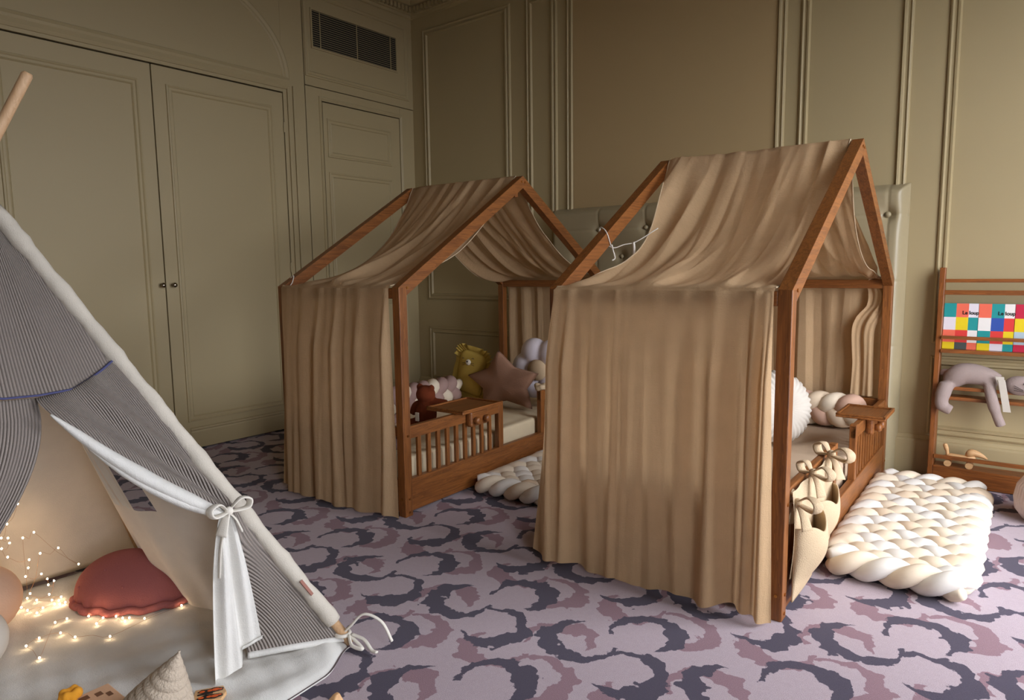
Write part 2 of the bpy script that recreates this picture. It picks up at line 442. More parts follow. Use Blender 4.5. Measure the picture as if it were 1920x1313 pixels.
# elliptical lunette moulding above the wardrobe
m = MB(); vs = []; N = 64; pr = [(0, 0), (.004, .01), (.016, .014), (.026, .006), (.04, .006), (.048, .014), (.06, .0)]
for (i, h) in pr:
    for k in range(N+1):
        a = math.pi*k/N; vs.append((h, -2.217+(.985-i)*math.cos(a), 2.545+(.635-i)*math.sin(a)))
m.add(vs, [(q*(N+1)+k, q*(N+1)+k+1, (q+1)*(N+1)+k+1, (q+1)*(N+1)+k) for q in range(len(pr)-1) for k in range(N)])
mkobj('arch_moulding', m, 'wall_paint', (0, 0, 0), parent=wall_left, smooth=True)
mkobj('panel_moulding', frame(left(0), (-1.105+.01, -.052, 2.60, 3.215), PROF_S), 'wall_paint', (0, 0, 0), parent=wall_left)
mkobj('panel_moulding', frame(left(-.002), (-.985, -.128, .02, 2.475), [(0, 0), (.004, .008), (.014, .008), (.022, .003), (.03, 0)]), 'wall_paint', (0, 0, 0), parent=wall_left)
def door(nm, y0, y1, z1, panels, knobs, hinges=()):
    x = -.004
    d = struct(nm, MB().box((-.033, y0, .012), (x, y1, z1)), 'wall_paint', bevel=.002)
    for r in panels: mkobj('panel_moulding', frame(left(x), r, PROF_S), 'wall_paint', (0, 0, 0), parent=d)
    for (y, z) in knobs:
        R = Matrix.Rotation(math.pi/2, 3, 'Y')
        k = mkobj('knob', MB().lathe((x, y, z), [(.011, 0), (.011, .003), (.006, .006), (.006, .016), (.013, .022), (.016, .030), (.012, .038), (.004, .041)], 20, R), 'nickel', (0, 0, 0), parent=d, smooth=True)
    for (y, z) in hinges: mkobj('hinge', MB().tube([(x+.006, y, z-.035), (x+.006, y, z+.035)], .007, 8), 'wall_paint', (0, 0, 0), parent=d)
    mkobj('bottom_rail', run([(x, .150), (x+.010, .147), (x+.012, .135), (x+.006, .128), (x+.009, .118), (x+.009, .012)], (0, y0+.09), (0, y1-.06), (1, 0)), 'wall_paint', (0, 0, 0), parent=d)
door('door_1', -3.130, -2.2195, 2.438, [(-3.035, -2.298, .19, 2.335)], [(-2.243, 1.092)])
door('door_2', -2.2125, -1.296, 2.438, [(-2.133, -1.385, .19, 2.335)], [(-2.172, 1.092)], [(-1.296, 2.20), (-1.296, 1.2), (-1.296, .4)])
door('door_3', -.948, -.167, 2.438, [(-.915, -.265, 2.035, 2.325), (-.915, -.265, 1.02, 1.925), (-.915, -.265, .2, .93)], [])
t = Thing('vent_grille', 'dark louvred air vent high on the wall beside the room corner', 'vent')
t.part('backing', MB().box((-.002, -1.022, 2.818), (.0015, -.185, 3.084)), 'vent_dark')
fm = MB()
for (a, b, c, d) in ((-1.032, -.175, 2.808, 2.820), (-1.032, -.175, 3.082, 3.094), (-1.032, -1.02, 2.82, 3.082), (-.187, -.175, 2.82, 3.082)): fm.box((0, a, c), (.010, b, d))
t.part('frame', fm, 'wall_paint')
for k in range(17):
    z = 2.826+k*.0156
    t.part('slat', MB().hexa([(.001, -1.02, z), (.012, -1.02, z-.004), (.012, -.187, z-.004), (.001, -.187, z), (.001, -1.02, z+.003), (.012, -1.02, z-.001), (.012, -.187, z-.001), (.001, -.187, z+.003)]), 'wall_paint')
for y in (-.95, -.60, -.25): t.part('divider', MB().box((.001, y, 2.82), (.006, y+.006, 3.082)), 'wall_paint')
t.build()

# ================================================================== HEADBOARD
HB = (1.463, 3.79, 1.6); BTN = []
for (z, off) in ((1.435, 0), (1.245, .5)):
    for k in range(-1, 13):
        x = 3.694-(k+off)*.3632
        if HB[0]+.08 < x < HB[1]-.08: BTN.append((x, z))
def hb(a, b):
    x = lerp(HB[0], HB[1], a); z = lerp(.0, HB[2], b); e = min(x-HB[0], HB[1]-x, HB[2]-z)
    y = .075*(1-max(0, 1-e/.06)**2.2)
    for (bx, bz) in BTN:
        d = math.hypot(x-bx, z-bz)
        if d < .25: y -= .026*math.exp(-(d/.035)**2)+.012*math.exp(-(d/.09)**2)
        if abs(x-bx) < .05 and bz > 1.4: y -= .006*math.exp(-((x-bx)/.006)**2)
    for zz in (1.435, 1.07, .715, .355): y -= .005*math.exp(-((z-zz)/.006)**2)
    return (x, -.004-y, z)
t = Thing('headboard', 'tufted pale green leather headboard standing against the back wall', 'headboard')
t.part('padding', MB().grid(hb, 300, 200), 'leather', smooth=True)
t.part('backing', MB().box((HB[0]+.004, -.012, 0), (HB[1]-.004, -.001, HB[2]-.004)), 'leather')
for (x, z) in BTN: t.part('button', MB().ell((x, -.052, z), (.016, .012, .016), None, 12, 8), 'leather', smooth=True)
t.build()

# ================================================================== HOUSE BEDS
BL, BW, BE, BA = 1.984, .905, 1.0877, 1.6836
def bedT(x, y, th):
    def T(u, v, z): return Vector((x+u*math.sin(th)-v*math.cos(th), y+u*math.cos(th)+v*math.sin(th), z))
    return T
T1 = bedT(2.07208, -2.16288, -.0281144); T2 = bedT(3.77704, -2.10703, -.012752)
def lbox(T, u0, u1, v0, v1, z0, z1):
    return MB().hexa([T(u0, v1, z0), T(u0, v0, z0), T(u1, v0, z0), T(u1, v1, z0), T(u0, v1, z1), T(u0, v0, z1), T(u1, v0, z1), T(u1, v1, z1)])
def house_bed(T, label):
    t = Thing('house_bed', label, 'bed', 'house-frame floor beds'); bv = dict(bevel=.003); PU, PV = .05, .045
    ridge_in = BA-.058
    for u0 in (0, BL-PU):
        for v0 in (0, BW-PV):
            p = t.part('post', lbox(T, u0, u0+PU, v0, v0+PV, 0, BE-.0), 'wood_z', **bv)
            if v0 == 0:
                for z in ((.021, .086, .391) if u0 == 0 else (.086, .391)):
                    c = T(u0+.028, -.001, z); d = (T(0, -1, 0)-T(0, 0, 0)).normalized()
                    t.part('screw', MB().tube([c-d*.004, c+d*.003], .0055, 10), 'brass', under=p)
            if u0 == 0:
                c = T(-.001, v0+.02, .087); d = (T(-1, 0, 0)-T(0, 0, 0)).normalized(); t.part('screw', MB().tube([c-d*.004, c+d*.003], .0055, 10), 'brass', under=p)
    for v0 in (0, BW-PV):                                            # rafters: outer edge runs eave corner -> apex
        for sgn in (0, 1):
            def uu(u): return u if sgn == 0 else BL-u
            sl = math.hypot(BL/2, BA-BE); dz = .058*sl/(BL/2)        # vertical thickness
            q = [(0, BE), (BL/2, BA), (BL/2, BA-dz), (PU, BE+PU*(BA-BE)/(BL/2)-dz), (PU*.98, BE-.002), (0, BE-.002)]
            vs = [T(uu(a), v0, z) for a, z in q]+[T(uu(a), v0+PV, z) for a, z in q]; n = len(q)
            fs = [tuple(range(n)), tuple(range(n, 2*n))[::-1]]+[(k, n+k, n+(k+1) % n, (k+1) % n) for k in range(n)]
            r = t.part('rafter', MB().add(vs, fs), 'wood_y', **bv)
            if v0 == 0:
                for (a, z) in (((.053, BE-.003), (BL/2-.014, BA-.034)) if sgn == 0 else ((BL/2-.017, BA-.035),)):
                    c = T(uu(a), -.001, z); d = (T(0, -1, 0)-T(0, 0, 0)).normalized(); t.part('screw', MB().tube([c-d*.004, c+d*.003], .006, 10), 'brass', under=r)
    t.part('ridge_beam', lbox(T, BL/2-.014, BL/2+.014, PV, BW-PV, BA-.115, BA-.06), 'wood_x', **bv)
    for u0 in (.002, BL-PU+.004): t.part('eave_rail', lbox(T, u0, u0+.044, PV, BW-PV, BE-.052, BE-.004), 'wood_x', **bv)
    for u0 in (.006, BL-.036): t.part('end_board', lbox(T, u0, u0+.03, PV, BW-PV, .02, .178), 'wood_x', **bv)
    for u0 in (.01, BL-.036):
        t.part('end_rail', lbox(T, u0, u0+.026, PV, BW-PV, .385, .43), 'wood_x', **bv)
        for k in range(10):
            v = .105+k*.0755; t.part('slat', lbox(T, u0+.006, u0+.02, v-.011, v+.011, .17, .39), 'wood_z')
    for v0 in (.006, BW-.036):
        t.part('side_board', lbox(T, PU, BL-PU, v0, v0+.03, .02, .178), 'wood_y', **bv)
    for (ua, ub, v0, pl, pr) in ((PU, .785, .008, False, True), (1.165, BL-PU, .008, True, False), (PU, BL-PU, BW-.034, False, False)):
        r = t.part('guard_rail', lbox(T, ua, ub, v0, v0+.026, .372, .432), 'wood_y', **bv)
        a, b = ua, ub
        if pr: t.part('guard_post', lbox(T, ub-.042, ub, v0-.001, v0+.029, .174, .436), 'wood_z', **bv); b -= .042
        if pl: t.part('guard_post', lbox(T, ua, ua+.042, v0-.001, v0+.029, .174, .436), 'wood_z', **bv); a += .042
        n = max(3, round((b-a)/.0662)-1)
        for k in range(n):
            u = a+(b-a)*(k+1)/(n+1); t.part('slat', lbox(T, u-.011, u+.011, v0+.006, v0+.02, .172, .378), 'wood_z', under=r)
    t.part('base_slats', lbox(T, .06, BL-.06, .04, BW-.04, .075, .095), 'wood_x')
    return t.build(origin=T(BL/2, BW/2, 0))
house_bed(T1, 'brown wooden house-frame bed nearer the wardrobe doors')
house_bed(T2, 'brown wooden house-frame bed nearer the bookshelf')

def mattress(T, label, mat):
    def f(a, b):                                                     # rounded slab as a wrapped superellipse
        th = 2*math.pi*a; ph = -math.pi/2+math.pi*b; e = .16
        sg = lambda x: math.copysign(abs(x)**e, x)
        cu, cv, cz = sg(math.cos(th))*abs(math.cos(ph))**e, sg(math.sin(th))*abs(math.cos(ph))**e, sg(math.sin(ph))
        z = .1825+.0825*cz
        if cz > .5: z += .004*math.sin(9*cu+3*cv)+.003*math.sin(17*cv)
        return T(.99+.915*cu, .4525+.395*cv, z)
    return single('mattress', MB().grid(f, 160, 48), mat, label, 'mattress', 'bed mattresses', smooth=True)
mattress(T1, 'cream sheeted mattress in the bed nearer the wardrobe', 'sheet_cream')
mattress(T2, 'taupe sheeted mattress in the bed nearer the bookshelf', 'sheet_taupe')

# ---- muslin canopies: one long cloth over near rail, ridge and far rail
def canopy(T, label, folds, roof, vtop, vbot, hem, edge_in, far_bot, cords=None, extra=None):
    """folds: (v, amp, width) ridges on the near curtain; roof: same for the roof"""
    sag = .155; rnd = random.Random(len(label)); ph = [rnd.uniform(0, 6.28) for _ in range(12)]
    rf = [(rnd.uniform(.04, .88), rnd.choice((1, 1, -1))*rnd.uniform(.008, .026), rnd.uniform(.012, .038), rnd.uniform(-.13, .13), rnd.uniform(.1, .9)) for _ in range(44)]
    def crest(x): x = abs(x); return math.exp(-x*1.3)*(1+x*.9) if x < 5 else 0
    S0, S1, S2 = .40, .60, .80            # curtain | near slope | far slope | far curtain
    def near(s): return 1-s/S0
    def pt(s, c):
        if s <= S0:                                                  # near curtain, hem (s=0) to rail (s=S0)
            k = 1-s/S0                                               # 0 at the rail, 1 at the hem
            vl = lerp(vtop[1], vbot[1], k**1.3); vr = lerp(vtop[0], vbot[0], k); v = lerp(vr, vl, c)
            g = min(1, k*3.2+.12); d = 0
            for (v0, a, w) in folds: d += a*math.exp(-((v-v0)/(w*(1+.35*k)))**2)
            for (v0, a, w, dr, c0) in rf[:26]: d += .55*a*min(1, .35+k)*crest((v-v0-dr*.5*(k-.3))/w)
            d += .003*k*math.sin(38*v+ph[0]+2*k)+.001*math.sin(71*v+ph[1]+3*k)+.004*k*math.sin(19*v+5*k+ph[2])
            zb = hem(c); z = lerp(BE+.004, zb, k); u = -.016-g*d-.022*k
            if k < .04: u = lerp(-.006, u, k/.04); z = BE+.006-.0+(-.02)*(k/.04)*.6 if k > 0 else BE+.007
            z += .006*math.sin(30*v+ph[3])*k if k > .9 else 0
            return T(u, v, z)
        if s <= S2:
            far = s > S1; q = (s-S0)/(S1-S0) if not far else (S2-s)/(S2-S1)   # 0 rail, 1 ridge
            i = edge_in*math.sin(math.pi*min(1, q*1.02))**1.1
            v = lerp(.052, .853-i, c) if not far else lerp(.052+.4*i, .853-.2*i, c)
            d = 0
            for (v0, a, w) in roof:
                vv = v0-.05*math.sin(math.pi*q)+(.03 if far else 0); d += .55*a*math.exp(-((v-vv)/w)**2)
            for (v0, a, w, dr, c0) in rf: d += 1.5*a*crest((v-v0-dr*(q-.5))/w)*(.25+.75*math.exp(-((q-c0)/.38)**2))
            env = math.sin(math.pi*min(1, max(0, q)))**.5*.85+.15
            sg = sag*(1+.25*(c-.5))
            z = lerp(BE+.007, BA+.003, q)-4*sg*q*(1-q)+d*env*.9; u = lerp(.0, BL/2, q)
            if q > .985: z = min(z, BA+.004)
            return T(u if not far else BL-u, v, z)
        k = (s-S2)/(1-S2)                                            # far curtain, rail to hem
        v = lerp(.056, .85, c); d = .012*math.sin(24*v+ph[6])+.008*math.sin(47*v+ph[7]+k)
        for (v0, a, w, dr, c0) in rf[:20]: d += .45*a*crest((v-v0-dr*.4*k)/w)
        z = lerp(BE+.007, far_bot, k); u = BL+.006+min(1, k*8)*(.006+min(.026, max(0, d+.012)))
        return T(u, v, z)
    t = Thing('bed_canopy', label, 'canopy', 'muslin canopies over the house beds')
    m = MB().grid(lambda a, b: pt(a, b), 330, 240); cl = t.part('cloth', m, 'muslin', smooth=True)
    he = [pt(0, c/120) for c in range(121)]
    for e in (0, 1): t.part('edge_hem', MB().tube([pt(S0+(S2-S0)*k/90, e) for k in range(91)], .0028, 6), 'linen', under=cl, smooth=True)
    for pts, r in (cords or []): t.part('tie_cord', MB().tube(catmull(pts, 8), r, 6), 'cord_white', smooth=True)
    for mb in (extra or []): t.part('gathered_end', mb, 'muslin', smooth=True)
    return t.build()
# bed nearer the wardrobe
canopy(T1, 'sand muslin canopy over the bed nearer the wardrobe',
       [(.80, .03, .035), (.735, .018, .02), (.655, .034, .04), (.53, .04, .030), (.47, .015, .02), (.40, .036, .03), (.33, .018, .02), (.245, .045, .045), (.12, .02, .05), (.07, .03, .018)],
       [(.76, .03, .03), (.66, .034, .035), (.56, .03, .03), (.47, .036, .028), (.38, .03, .03), (.29, .04, .04), (.18, .03, .035), (.09, .03, .03)],
       (.050, .852), (.010, .9), lambda c: .012+.006*math.sin(14*c), .12, .28,
       cords=[([T1(.06, .90, 1.075), T1(.075, .905, 1.12), T1(.07, .86, 1.145), T1(.05, .845, 1.11), T1(.02, .84, 1.08)], .0025)])
# bed nearer the bookshelf
def ribbon(path, width, n=14, amp=.008):
    p = catmull(path, 8); m = len(p); rn = random.Random(9); ph = rn.uniform(0, 6)
    def f(a, b):
        i = min(m-1, int(round(a*(m-1)))); w = interp(a, [q/(len(width)-1) for q in range(len(width))], width)
        c = p[i]; return c+(T2(0, 1, 0)-T2(0, 0, 0))*(b-.5)*w+(T2(-1, 0, 0)-T2(0, 0, 0))*(amp*math.sin(9*b+3*a+ph)+.5*amp*math.sin(21*b-2*a))
    return MB().grid(f, m-1, 28)
def gathered(T):
    a = [T(1.965, .10, 1.10), T(1.972, .085, 1.05), T(1.972, .065, 1.00), T(1.968, .075, .94), T(1.955, .11, .88), T(1.95, .135, .80), T(1.955, .13, .62), T(1.955, .13, .44)]
    k = [T(1.95, .12, 1.075), T(1.935, .095, 1.10), T(1.95, .065, 1.085), T(1.965, .085, 1.06), T(1.955, .12, 1.05)]
    b = [T(1.50, .14, 1.40), T(1.66, .13, 1.26), T(1.82, .12, 1.15), T(1.93, .095, 1.09)]
    return [ribbon(a, [.03, .09, .11, .10, .12, .11, .10, .11]), MB().tube(catmull(k, 6), .010, 8, flat=.6), ribbon(b, [.05, .10, .12, .04])]
canopy(T2, 'sand muslin canopy over the bed nearer the bookshelf',
       [(.865, .05, .03), (.80, .035, .022), (.70, .022, .022), (.60, .030, .022), (.565, .012, .012), (.45, .012, .03), (.345, .022, .03), (.235, .055, .032), (.155, -.01, .02), (.105, .045, .018), (.055, .055, .014)],
       [(.80, .03, .03), (.70, .03, .04), (.60, .024, .03), (.50, .03, .035), (.41, .022, .03), (.32, .036, .04), (.22, .028, .03), (.13, .04, .03), (.07, .03, .02)],
       (.050, .866), (.022, .965), lambda c: .022+.010*math.sin(7*c+1)-.018*(1-sstep(0, .06, c)), .10, .30,
       cords=[([T2(.40, .855, 1.255), T2(.37, .862, 1.315), T2(.385, .90, 1.335), T2(.41, .912, 1.29), T2(.42, .86, 1.25), T2(.45, .82, 1.262), T2(.48, .775, 1.275), T2(.53, .70, 1.33)], .0024),
              ([T2(.40, .852, 1.262), T2(.402, .846, 1.235), T2(.41, .842, 1.205), T2(.40, .85, 1.195)], .0032),
              ([T2(.47, .785, 1.272), T2(.47, .782, 1.24), T2(.465, .785, 1.20), T2(.455, .80, 1.175)], .0055)],
       extra=gathered(T2))

# ---- trays clamped to the guard rails
def tray(T, u0, u1, v0, v1, z, label):
    t = Thing('clip_on_tray', label, 'tray', 'wooden trays clamped on the bed rails')
    top = t.part('tray_board', lbox(T, u0, u1, v0, v1, z, z+.012), 'wood_y', bevel=.003)
    for (a, b, c, d) in ((u0, u1, v0, v0+.012), (u0, u1, v1-.012, v1), (u0, u0+.012, v0, v1), (u1-.012, u1, v0, v1)):
        t.part('rim', lbox(T, a, b, c, d, z+.012, z+.02), 'wood_y', bevel=.002)
    um = (u0+u1)/2
    t.part('clamp_block', lbox(T, um-.075, um+.075, -.028, .008-.0005, z-.085, z), 'wood_y', bevel=.012)
    for du in (-.04, .04):
        c = T(um+du, -.028, z-.05); d = (T(0, -1, 0)-T(0, 0, 0)).normalized()
        t.part('clamp_knob', MB().tube([c-d*.004, c+d*.008, c+d*.022, c+d*.03], [.012, .018, .021, .014], 14), 'wood_x', smooth=True)
    return t.build()
tray(T1, .37, .70, -.05, .20, .4335, 'dark wooden tray clamped on the rail of the bed nearer the wardrobe')
tray(T2, 1.32, 1.60, -.085, .13, .4335, 'wooden tray clamped on the rail of the bed nearer the bookshelf')

# ---- braided bumpers
def braid(name, path, r, amp, pitch, mats, label, cat, group):
    path = [Vector(p) for p in path]; L = [0]
    for a, b in zip(path, path[1:]): L.append(L[-1]+(b-a).length)
    n = int(L[-1]/.012); t = Thing(name, label, cat, group)
    for k in range(3):
        pts = []
        for i in range(n+1):
            s = L[-1]*i/n; j = max(0, min(len(path)-2, int(np.searchsorted(L, s)-1))); f = (s-L[j])/max(1e-6, L[j+1]-L[j])
            p = path[j].lerp(path[j+1], f); a = path[max(0, j-1)]; b = path[min(len(path)-1, j+2)]; d = (b-a).normalized()
            sd = d.cross(Vector((0, 0, 1))).normalized(); q = 2*math.pi*(s/pitch+k/3)
            pts.append(p+Vector((0, 0, 1))*amp*math.sin(q)+sd*amp*.55*math.sin(2*q))
        t.part('strand', MB().tube(pts, [r*(.5+.5*min(1, min(i, n-i)/4)) for i in range(n+1)], 12), mats[k], smooth=True)
    return t.build()
p = catmull([T1(.12, .12, .367), T1(.12, .45, .367), T1(.14, .70, .367), T1(.24, .785, .367), T1(.5, .79, .367), T1(.9, .79, .367), T1(1.30, .785, .365)], 10)
braid('braided_bumper', p, .044, .048, .26, ['braid_mauve', 'braid_cream', 'braid_mauve'], 'mauve and cream braided bumper along the bed nearer the wardrobe', 'bumper', 'braided bed bumpers')
p = catmull([T2(1.0, .79, .367), T2(1.55, .79, .367), T2(1.76, .72, .367), T2(1.84, .45, .367), T2(1.84, .10, .367)], 10)
braid('braided_bumper', p, .046, .052, .26, ['braid_pink', 'braid_cream', 'braid_beige'], 'pink and cream braided bumper at the head of the bed nearer the bookshelf', 'bumper', 'braided bed bumpers')

# ---- plaited floor mats
def plait_mat(T, u0, u1, vc, width, label, M=4):
    t = Thing('braided_floor_mat', label, 'mat', 'thick braided floor mats beside the beds')
    D = (width-.08)/(M-.5); R = .056; h = .013; Lm = u1-u0; zc = R*.62+h+.002
    def path_from(i):                                               # strand i: right-going on q=iD, then turns to left-going, and so on
        pts = []; q = i*D; right = True; x = 0; guard = 0
        ilow = i
        while guard < 60:
            guard += 1
            if right:
                for s in range(-2*M+1, 2*M):                          # p from (i-M+.5)D to (i+M-.5)D in half steps
                    p = ilow*D+s*D/2; xx = (p+ilow*D)/2; b = (p-ilow*D)/2; z = h*math.cos(math.pi*(p/D+ilow)); pts.append((xx, b, z))
                j = ilow+M; right = False
            else:
                for s in range(-2*M+1, 2*M):
                    q = j*D+s*D/2; xx = (j*D+q)/2; b = (j*D-q)/2; z = -h*math.cos(math.pi*(q/D+j)); pts.append((xx, b, z))
                ilow = j+M; right = True
            if ilow*D > Lm+2*D*M: break
        return pts
    cols = ['braid_white', 'braid_cream', 'braid_white', 'braid_beige', 'braid_cream', 'braid_white', 'braid_cream']
    for i in range(-2*M, 0):
        P = path_from(i); seg = []; allsegs = []
        # extend backward so that strands start before the mat, then clip to the mat's length
        for (x, b, z) in P:
            if 0 <= x <= Lm: seg.append((x, b, z))
            elif seg: allsegs.append(seg); seg = []
        if seg: allsegs.append(seg)
        for sg in allsegs:
            if len(sg) < 3: continue
            pts = [Vector(T(u0+x, vc+b, zc+z)) for (x, b, z) in sg]; pts = catmull(pts, 2)
            t.part('strand', MB().tube(pts, R, 12, flat=.62), cols[i % 7], smooth=True)
    for (u, nm) in ((u0-.012, 0), (u1+.008, 1)):                     # twisted rope border at both ends
        for k in range(2):
            pts = []
            for s in range(81):
                v = vc-width/2+.03+(width-.06)*s/80; q = 2*math.pi*(s/80*2.2)+k*math.pi+.6
                pts.append(T(u+.024*math.cos(q), v, .056+.020*math.sin(q)))
            t.part('border_rope', MB().tube(pts, [.0345*(.55+.45*min(1, min(s, 80-s)/5)) for s in range(81)], 12), cols[k], smooth=True)
    return t.build()
plait_mat(T2, .50, 1.72, -.252, .49, 'ivory braided floor mat beside the bed nearer the bookshelf')
plait_mat(T1, .50, 1.72, -.262, .49, 'ivory braided floor mat between the two house beds')

# ================================================================== CUSHIONS AND TOYS ON THE BED BY THE WARDROBE
def puffed(outline, T, u, thick, lean=0, n=14):
    """closed outline in (v,z); inflated cushion around plane u"""
    P = [Vector((a, b)) for a, b in outline]; c = sum(P, Vector((0, 0)))/len(P); N = len(P); zmin = min(p.y for p in P)
    vs = []; fs = []
    for side in (1, -1):
        for r in range(n+1):
            k = r/n
            for p in P:
                q = c+(p-c)*k; hgt = thick*math.sqrt(max(0, 1-k**2.2))
                vs.append(T(u-side*hgt+lean*(q.y-zmin), q.x, q.y))
    o2 = (n+1)*N
    for o, fl in ((0, 0), (o2, 1)):
        for r in range(n):
            for k in range(N):
                f = (o+r*N+k, o+r*N+(k+1) % N, o+(r+1)*N+(k+1) % N, o+(r+1)*N+k); fs.append(f if fl else f[::-1])
    for k in range(N): fs.append((n*N+k, o2+n*N+k, o2+n*N+(k+1) % N, n*N+(k+1) % N))
    return MB().add(vs, fs)
tips = [(.446, .640), (.118, .512), (.150, .285), (.535, .275), (.688, .458)]; cen = (.385, .432); out = []
for k in range(5):
    a, b = tips[k], tips[(k+1) % 5]; mid = ((a[0]+b[0])/2, (a[1]+b[1])/2); inn = (cen[0]+(mid[0]-cen[0])*.74, cen[1]+(mid[1]-cen[1])*.74)
    for (p, q) in ((a, inn), (inn, b)):
        for s in range(6): out.append((lerp(p[0], q[0], s/6), lerp(p[1], q[1], s/6)))
single('star_cushion', puffed(out, T1, 1.28, .055, .12), 'star_brown', 'brown star-shaped cushion leaning in the bed nearer the wardrobe', 'cushion', smooth=True)
# daisy cushion
t = Thing('flower_cushion', 'white petalled flower cushion behind the brown star', 'cushion'); cx, cz = .235, .485
m = MB()
for k in range(6):
    a = math.radians(62+60*k); R = Matrix.Rotation(0, 3, 'X'); c = T1(1.53, cx+.135*math.cos(a), cz+.122*math.sin(a)+.02)
    m.ell(c, (.102, .075, .098))
m.ell(T1(1.53, cx, cz+.02), (.12, .05, .12))
t.part('petals', m, 'daisy_white', remesh=.009)
t.part('flower_center', MB().ell(T1(1.465, cx, cz+.02), (.075, .035, .07)), 'daisy_center', smooth=True); t.build()
# lion pillow with ruffled edge
t = Thing('lion_pillow', 'mustard yellow ruffled pillow with a small embroidered animal face', 'pillow')
lc = (.705, .462); ang = math.radians(12)
def rr(w, h, n=56):
    o = []
    for k in range(n):
        a = 2*math.pi*k/n; e = .35; x = math.copysign(abs(math.cos(a))**e, math.cos(a))*w; y = math.copysign(abs(math.sin(a))**e, math.sin(a))*h
        o.append((lc[0]+x*math.cos(ang)-y*math.sin(ang), lc[1]+x*math.sin(ang)+y*math.cos(ang)))
    return o
t.part('pillow_body', puffed(rr(.115, .150), T1, 1.36, .05), 'mustard', smooth=True)
inner, outer = rr(.112, .147, 168), rr(.155, .188, 168); vs = []
for k in range(168):
    w = .014*math.sin(k*.9)+.006*math.sin(k*2.3)
    vs += [T1(1.36, *inner[k]), T1(1.352+w*.5, lerp(inner[k][0], outer[k][0], .5), lerp(inner[k][1], outer[k][1], .5)), T1(1.35+w, *outer[k])]
t.part('ruffle', MB().add(vs, [(3*k+j, 3*k+j+1, 3*((k+1) % 168)+j+1, 3*((k+1) % 168)+j) for k in range(168) for j in (0, 1)]), 'mustard', smooth=True)
fc = T1(1.302, .685, .545); ur = (T1(0, 1, 0)-T1(0, 0, 0)).normalized(); un = (T1(-1, 0, 0)-T1(0, 0, 0)).normalized()
mz = t.part('muzzle', MB().ell(fc, (.022, .012, .020)), 'white_muzzle', smooth=True)
t.part('nose', MB().ell(fc+un*.012+Vector((0, 0, .006)), (.007, .004, .005)), 'black_thread', under=mz, smooth=True)
for sg in (-1, 1):
    t.part('eye', MB().tube([fc+ur*sg*.034+Vector((0, 0, .024))+un*.004, fc+ur*sg*.042+Vector((0, 0, .03))+un*.003, fc+ur*sg*.05+Vector((0, 0, .024))], .0022, 6), 'black_thread')
    for dz in (-.004, -.012): t.part('whisker', MB().tube([fc+ur*sg*.026+Vector((0, 0, dz))+un*.006, fc+ur*sg*.05+Vector((0, 0, dz*1.8))+un*.002], .0015, 5), 'black_thread')
t.build()
# brown plush
t = Thing('brown_plush_toy', 'rust brown plush toy sitting by the near bed post', 'plush toy')
b0 = T1(.60, .42, .265); ud = (T1(1, 0, 0)-T1(0, 0, 0)); vd = (T1(0, 1, 0)-T1(0, 0, 0)); zz = Vector((0, 0, 1))
m = MB(); m.ell(b0+zz*.085, (.062, .062, .088)); m.ell(b0+zz*.195, (.058, .055, .055)); m.ell(b0+zz*.235+vd*.045, (.022, .018, .022)); m.ell(b0+zz*.235-vd*.045, (.022, .018, .022))
m.tube(catmull([b0+zz*.135, b0+zz*.15-vd*.06+ud*.02, b0+zz*.14-vd*.11+ud*.06], 6), [.026]*13, 10); m.tube(catmull([b0+zz*.14+vd*.03, b0+zz*.12+vd*.08, b0+zz*.07+vd*.10], 6), .025, 10)
for s in (-1, 1): m.tube(catmull([b0+zz*.035+vd*s*.035, b0+zz*.03+vd*s*.06-ud*.06, b0+zz*.032+vd*s*.06-ud*.11], 6), .030, 10)
t.part('body', m, 'plush_brown', remesh=.007)
t.part('patch', MB().box(b0+Vector((-.022, -.068, .05)), b0+Vector((.004, -.058, .10))), 'white_muzzle', bevel=.003); t.build()
# floral cloth bundle on the guard post
m = MB(); c = T1(1.186, .022, .437)
for k in range(7):
    a = k*.9; m.ell(c+Vector((.022*math.cos(a), .022*math.sin(a), .018+.008*math.sin(2.1*k))), (.022, .018, .018), None, 12, 8)
single('cloth_bundle', m, 'linen', 'small gathered cloth bow on the guard post between the beds', 'bow', remesh=.005)

# ================================================================== ON THE BED BY THE BOOKSHELF
# round pleated cushion
t = Thing('round_cushion', 'round white pleated cushion in the bed nearer the bookshelf', 'cushion')
c = T2(1.30, .40, .455); ax = (T2(-.62, -.70, .22)-T2(0, 0, 0)).normalized(); R = ax.to_track_quat('Z', 'Y').to_matrix()
prof = [(.004, .052), (.03, .066), (.08, .078), (.13, .066), (.165, .040), (.182, .008), (.182, -.008), (.165, -.040), (.13, -.062), (.06, -.07), (.004, -.055)]
t.part('pillow_body', MB().lathe(c, prof, 216, R, .030, 36), 'pleat_white', smooth=True)
t.part('button', MB().ell(c+ax*.058, (.018, .018, .010), R), 'pleat_white', smooth=True); t.build()
